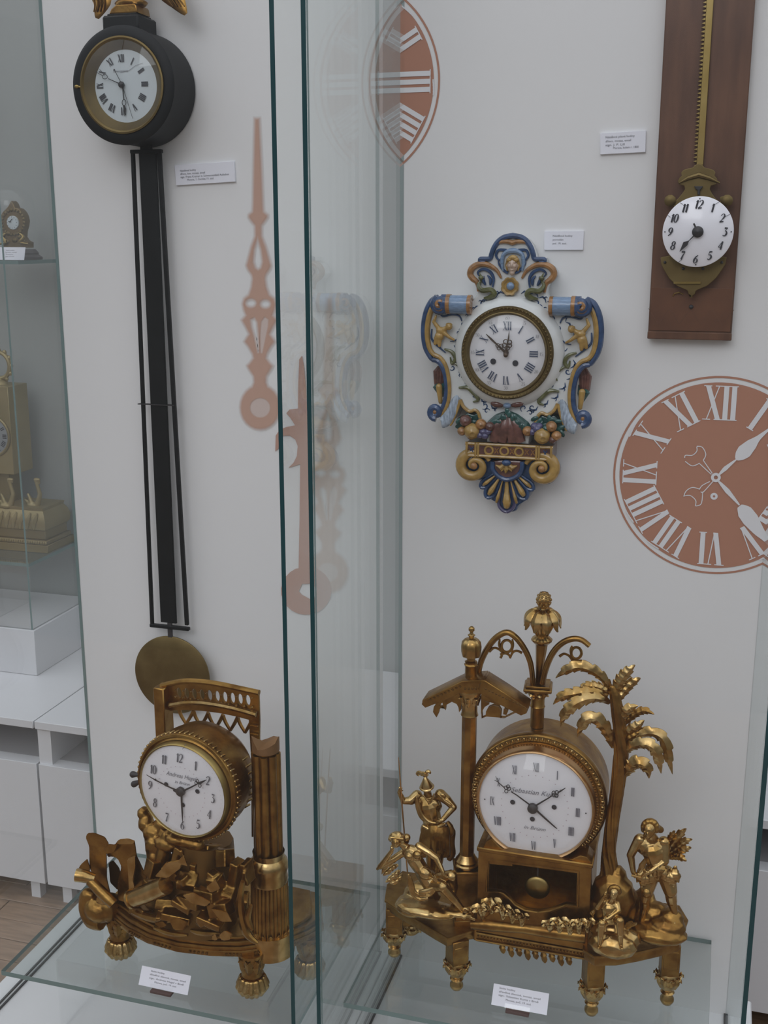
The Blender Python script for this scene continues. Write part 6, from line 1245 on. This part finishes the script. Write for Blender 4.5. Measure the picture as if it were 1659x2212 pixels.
# clustered column and fluted base at the right
cx = P(584, 1990, 1.440); Tz = Matrix.Translation((cx.x, cx.y, 0)); zz = lambda y: P(584, y, 1.440).z
f = MB(Tz)
for i in range(8): a = 2 * PI * i / 8 + .2; r_ = .0155; f.tube([Vector((r_ * math.cos(a), r_ * math.sin(a), zz(1850))), Vector((r_ * math.cos(a), r_ * math.sin(a), zz(1626)))], .0068, 10)
f.tube([Vector((0, 0, zz(1850))), Vector((0, 0, zz(1622)))], .016, 16)
cl = mesh_obj('clustered_column', f, GO, KR); cl['label'] = 'broken clustered column shaft'
f = MB(Tz); hp_ = []
for i in range(14): a = 2 * PI * i / 14; hp_.append(Vector((.0205 * math.cos(a), .0205 * math.sin(a), zz(1602) + .007 * math.sin(a * 2 + 1) + rnd.uniform(-.004, .004))))
f.add(hp_ + [Vector((0, 0, zz(1606)))] + [Vector((p.x, p.y, zz(1622))) for p in hp_], [(i, (i + 1) % 14, 14) for i in range(14)] + [(15 + i, 15 + (i + 1) % 14, (i + 1) % 14, i) for i in range(14)])
mesh_obj('broken_top', f, mat('weathered_gilt', (.30, .17, .08), .6, .8, bump=.5, bscale=60), cl)
f = MB(Tz); f.lathe([(.0225, zz(1848)), (.0245, zz(1838)), (.0235, zz(1850)), (.0285, zz(1858)), (.0300, zz(1870)), (.0275, zz(1882)), (.0290, zz(1893)), (.0280, zz(1902))], 32)
mesh_obj('column_ring', f, GB, KR)
f = MB(Tz); f.lathe([(.0268, zz(1900)), (.0275, zz(1905)), (.0285, zz(2020)), (.0300, zz(2030))], 208, lobes=26, amp=.035); mesh_obj('fluted_drum', f, GO, KR)
f = MB(Tz); f.lathe([(.0310, zz(2020)), (.0350, zz(2032)), (.0345, zz(2046)), (.037, zz(2050)), (.037, zb_ + .026)], 40)
for i in range(16):
    a = 2 * PI * i / 16; d_ = Vector((math.cos(a), math.sin(a), 0)); leaf(f, [d_ * .034 + Vector((0, 0, zb_ + .028)), d_ * .0345 + Vector((0, 0, zz(2018))), d_ * .033 + Vector((0, 0, zz(1996)))], .0068, 3, N=d_, seg=10)
mesh_obj('leafy_base', f, GB, KR)
# ruins and rocks
def hull(name, pts, m=GO, bev=.0012, par=KR):
    bm = bmesh.new(); vs = [bm.verts.new(FL.M @ Vector(p)) for p in pts]; r_ = bmesh.ops.convex_hull(bm, input=vs)
    bmesh.ops.delete(bm, geom=[g for g in r_['geom_interior'] + r_['geom_unused'] if isinstance(g, bmesh.types.BMVert) and g.is_valid], context='VERTS')
    bmesh.ops.dissolve_limit(bm, angle_limit=R(6), verts=bm.verts[:], edges=bm.edges[:])
    try: bmesh.ops.bevel(bm, geom=bm.edges[:], offset=bev, segments=2, affect='EDGES', clamp_overlap=True)
    except Exception: pass
    bm.verts.index_update(); f = MB(); f.v = [v.co.copy() for v in bm.verts]; f.f = [tuple(v.index for v in q.verts) for q in bm.faces]; f.m = [0] * len(f.f); bm.free()
    return mesh_obj(name, f, m, par, ang=22)
def slab(name, pts, n0, n1, m=GO, taper=.94):
    """a broken block: its outline in front, slightly smaller behind"""
    a = [L1(x, y, n1) for x, y in pts]; c = sum(a, Vector()) / len(a); b_ = [L1(x, y, n0) for x, y in pts]; cb = sum(b_, Vector()) / len(b_); b_ = [cb + (p - cb) * taper for p in b_]
    k_ = len(a); f = MB(FL.M); f.add(a + b_, [tuple(range(k_)), tuple(range(2 * k_ - 1, k_ - 1, -1))] + [(i, k_ + i, k_ + (i + 1) % k_, (i + 1) % k_) for i in range(k_)])
    f2 = MB(); f2.v, f2.f, f2.m = f.v, f.f, f.m
    bm = bmesh.new(); bv = [bm.verts.new(p) for p in f2.v]
    for q in f2.f: bm.faces.new([bv[i] for i in q])
    bmesh.ops.recalc_face_normals(bm, faces=bm.faces[:]); bmesh.ops.bevel(bm, geom=bm.edges[:], offset=.0016, segments=2, affect='EDGES', clamp_overlap=True)
    bm.verts.index_update(); g = MB(); g.v = [v.co.copy() for v in bm.verts]; g.f = [tuple(v.index for v in q.verts) for q in bm.faces]; g.m = [0] * len(g.f); bm.free()
    return mesh_obj(name, g, m, KR, ang=24)
slab('ruined_pillar', [(235, 245), (330, 238), (470, 290), (525, 385), (495, 470), (500, 840), (560, 1100), (420, 1150), (330, 870), (265, 690), (262, 420), (218, 310)], -.038, -.008)
slab('ruined_arch', [(490, 430), (600, 400), (650, 330), (760, 315), (870, 345), (895, 540), (1000, 760), (1060, 900), (800, 1010), (770, 1170), (640, 1130), (640, 900), (690, 690), (640, 580), (560, 545), (500, 560)], -.045, -.016)
slab('ruined_pier', [(765, 585), (880, 535), (885, 700), (850, 860), (870, 960), (790, 1020), (780, 800)], -.020, -.004, GB)
hull('broken_capital', [L1(x, y, n) for x, y in ((625, 365), (660, 325), (780, 312), (875, 345), (850, 385), (650, 395)) for n in (-.034, -.004)], GB)
hull('broken_capital', [L1(x, y, n) for x, y in ((215, 300), (240, 242), (330, 236), (472, 292), (528, 388), (470, 440), (262, 405)) for n in (-.034, .002)], GO)
hull('broken_capital', [L1(x, y, n) for x, y in ((430, 400), (520, 385), (640, 400), (600, 500), (480, 520)) for n in (-.034, -.008)], GO)
f = MB(FL.M); f.tube([L1(90, 800, .016), L1(200, 815, .012), L1(330, 850, .006)], [.0105, .0100, .0078], 10); mesh_obj('fallen_stub', f, GB, KR, ang=60)
f = MB(FL.M); f.tube([L1(270, 870, .010), L1(420, 1020, .010), L1(590, 1185, .010)], [.0078, .0092, .0085], 7); mesh_obj('fallen_beam', f, GO, KR, ang=60)
hull('ruin_stone', [L1(x, y, n) for x, y in ((90, 770), (150, 660), (240, 580), (280, 720), (250, 800), (140, 830)) for n in (-.03, -.006)])
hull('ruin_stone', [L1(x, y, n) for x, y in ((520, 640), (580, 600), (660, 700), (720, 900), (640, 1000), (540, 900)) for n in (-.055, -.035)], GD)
hull('ruin_stone', [L1(x, y, n) for x, y in ((350, 1110), (420, 1060), (600, 1130), (590, 1185), (400, 1190)) for n in (-.02, .012)], GB)
f = MB(FL.M)
for x, y, n, rx, ry, rz in ((500, 1150, -.05, .011, .011, .012), (515, 1215, -.045, .014, .014, .014), (560, 1270, -.04, .020, .016, .016), (570, 1340, -.035, .018, .022, .018), (580, 1420, -.03, .018, .020, .018), (640, 1330, -.03, .024, .014, .016), (690, 1300, -.025, .018, .010, .014), (610, 1230, -.045, .016, .016, .012)): f.ell(LC(x, y, n), (rx, ry, rz), 7, 5)
f.cap(LC(520, 1180, -.048), LC(570, 1440, -.028), .009, .013); f.cap(LC(640, 1290, -.03), LC(600, 1460, -.022), .010, .012); f.cap(LC(700, 1310, -.026), LC(820, 1340, -.03), .010, .012)
fused('ruin_stump', f, GO, KR, .0020, 1)
def LCp(pts, n0, n1): return [LC(x, y, n) for x, y in pts for n in (n0, n1)]
f = MB(FL.M); r3 = random.Random(11); u_ = .00047 / 2.0
for x, y, n, w, h in ((600, 1390, -.030, 50, 90), (650, 1290, -.034, 60, 26), (560, 1480, -.012, 46, 56), (665, 1500, -.004, 52, 44), (715, 1400, -.022, 26, 56), (860, 1365, -.044, 90, 30), (985, 1420, -.032, 44, 56), (1045, 1530, -.022, 30, 120), (760, 1560, .0, 64, 40), (880, 1640, .008, 84, 34), (960, 1720, .012, 74, 44), (780, 1680, .010, 104, 30),
                      (640, 1690, .0, 76, 34), (480, 1740, .0, 66, 30), (560, 1600, -.012, 76, 36), (900, 1790, .016, 84, 26), (700, 1765, .012, 96, 26), (1095, 1700, -.002, 30, 84), (1120, 1500, -.012, 20, 76), (810, 1480, -.02, 22, 60), (930, 1560, -.002, 44, 44), (1010, 1640, -.01, 40, 50)):
    for q_ in range(2):
        k_ = 1.0 if q_ == 0 else r3.uniform(.45, .7); dx, dy = (0, 0) if q_ == 0 else (r3.uniform(-.8, .8) * w, r3.uniform(-.8, .8) * h)
        c = LC(x + dx, y + dy, n + (0 if q_ == 0 else r3.uniform(-.004, .008))); Mr = Matrix.Translation(c) @ Euler((r3.uniform(-.5, .5), r3.uniform(-.5, .5), r3.uniform(-.35, .35))).to_matrix().to_4x4()
        a_, b2, c_ = w * u_ * k_, h * u_ * k_, .011 * k_; f.box((-a_, -b2, -c_), (a_, b2, c_), M=Mr)
fused('rubble', f, GO, KR, .0015, 4)
for nm, pts, n0, n1, m in (('ruin_rock', [(565, 1530), (640, 1445), (735, 1425), (720, 1480), (640, 1540)], .004, .020, GB), ('ruin_rock', [(690, 1450), (740, 1400), (765, 1470)], .004, .024, GB), ('ruin_rock', [(870, 1595), (930, 1545), (960, 1600), (900, 1630)], .006, .026, GB),
                           ('ruin_rock', [(730, 1640), (800, 1625), (900, 1680), (870, 1710), (780, 1690)], .012, .032, GB), ('ruin_rock', [(900, 1720), (1000, 1740), (1030, 1800), (960, 1800)], .012, .034, GB)):
    hull(nm, LCp(pts, n0, n1), m, .0014)
f = MB(FL.M); f.tube([LC(430, 1665, .010), LC(520, 1630, .014), LC(632, 1580, .018)], [.0135, .0145, .0145], 14); f.tube([LC(425, 1667, .010), LC(436, 1662, .010)], .0155, 14); mesh_obj('fallen_column', f, GB, KR, ang=60)
for pts, n0, n1, m in (([(650, 1790), (710, 1775), (765, 1800), (740, 1850), (680, 1850)], .010, .026, GO), ([(945, 1885), (985, 1850), (1030, 1870), (1020, 1905), (970, 1915)], .014, .030, GB), ([(560, 1810), (610, 1790), (640, 1820), (600, 1840)], .01, .026, GO), ([(900, 1895), (930, 1870), (945, 1905), (915, 1915)], .014, .028, GB)):
    hull('loose_stone', LCp(pts, n0, n1), m, .0016)
for pts, r_ in (([(560, 1835), (660, 1868), (760, 1880)], .0045), ([(780, 1850), (850, 1865), (960, 1870)], .005), ([(430, 1740), (560, 1780), (680, 1790)], .0065), ([(1090, 1560), (1075, 1700), (1110, 1860), (1180, 1930)], .0065), ([(1140, 1700), (1120, 1780), (1150, 1850)], .005)):
    f = MB(FL.M); f.tube(smooth([LC(x, y, .014) for x, y in pts], 4), [r_ * .5, r_, r_, r_ * .4], 8); mesh_obj('root', f, GO, KR)
# core so that the drum stands on rock; dark gilt puts shade in the holes
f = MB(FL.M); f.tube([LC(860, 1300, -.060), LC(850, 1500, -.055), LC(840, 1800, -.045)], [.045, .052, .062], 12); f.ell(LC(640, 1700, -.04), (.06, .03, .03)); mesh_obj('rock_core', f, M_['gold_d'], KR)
# ------------------------------------------------------------------ clocks in the far showcase
YD = 2.565; FD = Fr((0, YD, 1.6)); zf = crop(0, 380, 10.054); D = G3(zf, FD)
zs = 1.5415
k = thing('dome_clock', 'small ornate gilt clock under a glass dome at the left edge', 'clock', (FD.w(D(300, 1000).x, 0).x, YD, zs))
cx = D(278, 1000).x; s = (D(478, 1000) - D(378, 1000)).length / 100; m3 = mat('aged_bronze', (.23, .155, .07), .5, .9, bump=.3)
base = MB(FD.M @ Matrix.Translation((cx, 0, 0)) @ Matrix.Rotation(-PI / 2, 4, 'X')); v0 = zs - 1.6
mesh_obj('base', base.lathe([(s * 500, v0), (s * 500, v0 + s * 45), (s * 430, v0 + s * 95), (s * 440, v0 + s * 120), (s * 380, v0 + s * 190)], 36), mat('dark_base', (.09, .08, .085), .5), k)
q = lambda x, y: FD.uv(*zf(x, y), 0)
out = [(265, 545), (310, 590), (350, 690), (430, 710), (500, 790), (540, 880), (560, 980), (545, 1090), (515, 1190), (505, 1320), (560, 1400), (640, 1440), (640, 1560), (60, 1560), (70, 1420), (100, 1330), (60, 1240), (20, 1100), (5, 980), (30, 880), (90, 780), (170, 700), (215, 640)]
mesh_obj('case', MB(FD.M).plate([[q(*p) for p in out]], -.02, .006, .002), m3, k)
f = MB(FD.M)
for i in range(22): a = 2 * PI * i / 22; f.ell(D(280 + 245 * math.cos(a), 1010 + 270 * math.sin(a), .007), (.0042, .0042, .003), 7, 5)
for x, y in ((180, 1250), (430, 1330), (150, 1420), (500, 1420), (320, 1400)): f.ell(D(x, y, .006), (.008, .006, .005), 8, 5)
mesh_obj('leaf_garland', f, M_['brass_d'], k)['kind'] = 'stuff'
for s_ in (-1, 1): mesh_obj('foot_scroll', MB(FD.M).tube(smooth([D(280 + s_ * 130, 1230, .006), D(280 + s_ * 230, 1330, .010), D(280 + s_ * 150, 1440, .012), D(280 + s_ * 330, 1480, .008)], 4), [.002, .0045, .004, .002], 8), M_['brass'], k)
dc = D(278, 1015, .008); d = mesh_obj('dial', MB(FD.M @ Matrix.Translation(dc)).lathe([(s * 128, -.002), (s * 124, .0015), (0, .003)], 32), M_['enamel_b'], k)
f = MB(FD.M)
for i in range(12): a = R(30 * i); f.ribbon([(dc.x + s * 92 * math.sin(a), dc.y + s * 92 * math.cos(a)), (dc.x + s * 114 * math.sin(a), dc.y + s * 114 * math.cos(a))], s * 8, .0122)
f.ribbon([q(330, 930), q(265, 1010)], s * 16, .0124); f.ribbon([q(240, 990), q(300, 1000)], s * 16, .0125)
mesh_obj('numerals_and_hands', f, M_['ink'], d, flat=True)
f = MB(FD.M @ Matrix.Translation((cx, 0, 0)) @ Matrix.Rotation(-PI / 2, 4, 'X')); rg_ = s * 420; vt = D(300, 190).y
f.lathe([(rg_, v0 + s * 190), (rg_, vt - rg_)] + [(rg_ * math.cos(R(t)), vt - rg_ + rg_ * math.sin(R(t))) for t in (15, 30, 45, 60, 75, 85, 90)], 40, caps=False)
mesh_obj('glass_dome', f, M_['clear'], k)
# card in front
FDc = Fr((0, 2.487, 1.6)); a = FDc.uv(*zf(-110, 1790)); b_ = FDc.uv(*zf(520, 1790)); h = (FDc.uv(*zf(100, 1500))[1] - a[1])
kc = thing('caption_card', 'white caption card in front of the small domed clock', 'card', FDc.w((a[0] + b_[0]) / 2, zs - 1.6))
Mx = FDc.M @ Matrix.Translation((0, zs - 1.6 + .0005, 0)) @ Matrix.Rotation(R(-18), 4, 'X')
cd = mesh_obj('card', MB(Mx).box((a[0], 0, -.0006), (b_[0], h, 0)), M_['paper'], kc)
f = MB(Mx); w = b_[0] - a[0]
for st, u, v, wd in (('Stolní hodiny', .34, .22, .30), ('bronz, email', .34, .38, .38), ('Francie,', .36, .54, .26), ('pol. 19. stol.', .36, .70, .30)): put_text(f, st, a[0] + u * w, h * (1 - v) - h * .06, h * .10, .0004, width=wd * w)
mesh_obj('lettering', f, M_['ink_s'], cd, flat=True)
# square gilt clock on the lower shelf
YQ = 2.52; FS_ = Fr((0, YQ, 1.6)); zq = crop(0, 740, 4.4235); Q = G3(zq, FS_); zsh = .7845
ex, ey, ez = Q(-700, 1250).x, Q(455, 2030).x, zsh - 1.6
pale = mat('hazed_gilt', (.38, .305, .155), .45, .6, col2=(.31, .25, .12), nscale=14); pale_d = mat('hazed_gilt_dark', (.255, .20, .095), .45, .6, bump=.15)  # gilt lightened: the haze of the showcase glass is mixed into its colour
k = thing('cube_clock', 'square gilt table clock with swan supports and a stepped plinth', 'clock', (FS_.w(Q(-20, 1500).x, 0).x, YQ, zsh))
xr = Q(455, 1960).x; xl = xr - .33; y0 = zsh - 1.6; yy = lambda y: FS_.uv(*zq(300, y), 0)[1]; dep = .13
f = MB(FS_.M); f.box((xl, y0, -dep), (xr, yy(1930), 0), .0015); mesh_obj('plinth', f, pale_d, k)
f = MB(FS_.M); n_ = 46
for i in range(n_): f.ell(Vector((xl + (xr - xl) * (i + .5) / n_, yy(1905), .001)), (.0036, .0042, .003), 6, 4)
rb_ = mesh_obj('rope_moulding', f, pale, k); rb_['kind'] = 'stuff'
mesh_obj('plinth_top', MB(FS_.M).box((xl + .004, yy(1930), -dep + .006), (xr - .004, yy(1890), -.001), .002), pale_d, k)
mesh_obj('frieze', MB(FS_.M).box((xl + .012, yy(1890), -dep + .012), (xr - .012, yy(1800), -.012), .002), pale_d, k)
f = MB(FS_.M); x0_, x1_ = xl + .006, xr - .010
prof = [(0, yy(1800)), (.004, yy(1780)), (.006, yy(1720)), (.001, yy(1660)), (-.006, yy(1620)), (-.004, yy(1590))]
vs, fs = [], []
for o_, v_ in prof: vs += [(x0_ - o_, v_, -.008 + o_), (x1_ + o_, v_, -.008 + o_), (x1_ + o_, v_, -dep + .010 - o_), (x0_ - o_, v_, -dep + .010 - o_)]
for i in range(len(prof) - 1):
    for j in range(4): fs.append((i * 4 + j, i * 4 + (j + 1) % 4, i * 4 + 4 + (j + 1) % 4, i * 4 + 4 + j))
fs.append(tuple(len(vs) - 4 + j for j in range(4))); f.add(vs, fs); mesh_obj('cushion', f, pale, k)
f = MB(FS_.M)
for i in range(14): leaf(f, [Vector((x0_ + .01 + i * .021, yy(1790), -.002)), Vector((x0_ + .014 + i * .021, yy(1710), .002)), Vector((x0_ + .022 + i * .021, yy(1630), -.006))], .009, 3, seg=10)
mesh_obj('cushion_leaves', f, pale, k)['kind'] = 'stuff'
bx1, bx0 = Q(135, 1250, -.03).x, Q(-480, 1250, -.03).x; bt, bb = FS_.uv(*zq(120, 425), -.03)[1], FS_.uv(*zq(150, 1265), -.03)[1]
mesh_obj('case', MB(FS_.M).box((bx0, bb, -.118), (bx1, bt, -.030), .0012), pale, k)
dcx = Q(-75, 890, -.03); r_ = (Q(95, 890, -.03) - dcx).length
mesh_obj('bezel', MB(FS_.M @ Matrix.Translation(dcx)).lathe([(r_ * 1.0, 0), (r_ * 1.03, .003), (r_ * .97, .005), (r_ * .9, .003)], 40, caps=False), pale_d, k)
d = mesh_obj('dial', MB(FS_.M @ Matrix.Translation(dcx)).lathe([(r_ * .92, .001), (r_ * .9, .0025), (0, .003)], 40), mat('silvered_dial', (.36, .38, .40), .35, .5), k)
f = MB(FS_.M)
for i, st in enumerate(RN): roman(f, dcx.xy, 30 * i, r_ * .62, r_ * .84, st, r_ * .045, r_ * .015, dcx.z + .0034, serif=False, vw=.4)
mesh_obj('numerals', f, M_['ink'], d, flat=True)
f = MB(FS_.M).ribbon([(dcx.x, dcx.y), (dcx.x - r_ * .4, dcx.y + r_ * .5)], r_ * .05, dcx.z + .006, thick=.001).ribbon([(dcx.x, dcx.y), (dcx.x + r_ * .3, dcx.y + r_ * .25)], r_ * .06, dcx.z + .007, thick=.001); mesh_obj('hands', f, M_['steel'], d)
for s_, xx in ((1, 330), (1, 75), (-1, -430)):
    nn = -.045 if xx != 75 else -.02; f = MB(FS_.M); g = lambda x, y: Q(xx + s_ * x, y, nn)
    f.ell(g(-10, 1560), (.020, .009, .012)); f.cap(g(30, 1545), g(52, 1450), .0085, .006); f.cap(g(52, 1450), g(25, 1360), .006, .0052); f.cap(g(25, 1360), g(10, 1310), .0052, .0048); f.cap(g(10, 1310), g(40, 1310), .0056, .0046); f.cap(g(40, 1312), g(52, 1350), .0032, .0014)
    f.cap(g(-30, 1550), g(-90, 1500), .008, .003); f.cap(g(-20, 1540), g(-60, 1450), .0075, .004)
    fused('swan', f, pale, k, .0022, 2)
mesh_obj('support_block', MB(FS_.M).box((bx0 + .02, yy(1590), -.10), (bx1 - .03, bb, -.05), .002), pale_d, k)
f = MB(FS_.M); w0 = Q(-20, 400, -.06); f.lathe([(.02, 0), (.018, .006), (.010, .012)], 20, M=Matrix.Translation((w0.x, bt, -.075)) @ Matrix.Rotation(-PI / 2, 4, 'X'))
f.tube([Vector((w0.x + .030 * math.cos(a), Q(0, 220, -.07).y + .034 * math.sin(a), -.075)) for a in [i * PI / 10 for i in range(20)]], .0062, 8, closed=True)
for i in range(12): a = 2 * PI * i / 12; f.ell(Vector((w0.x + .034 * math.cos(a), Q(0, 220, -.07).y + .040 * math.sin(a), -.075)), (.0062, .0072, .005), 7, 5)
f.cap(Vector((w0.x, bt + .01, -.075)), Vector((w0.x, Q(0, 220, -.07).y - .034, -.075)), .008, .006)
mesh_obj('wreath_finial', f, pale, k)
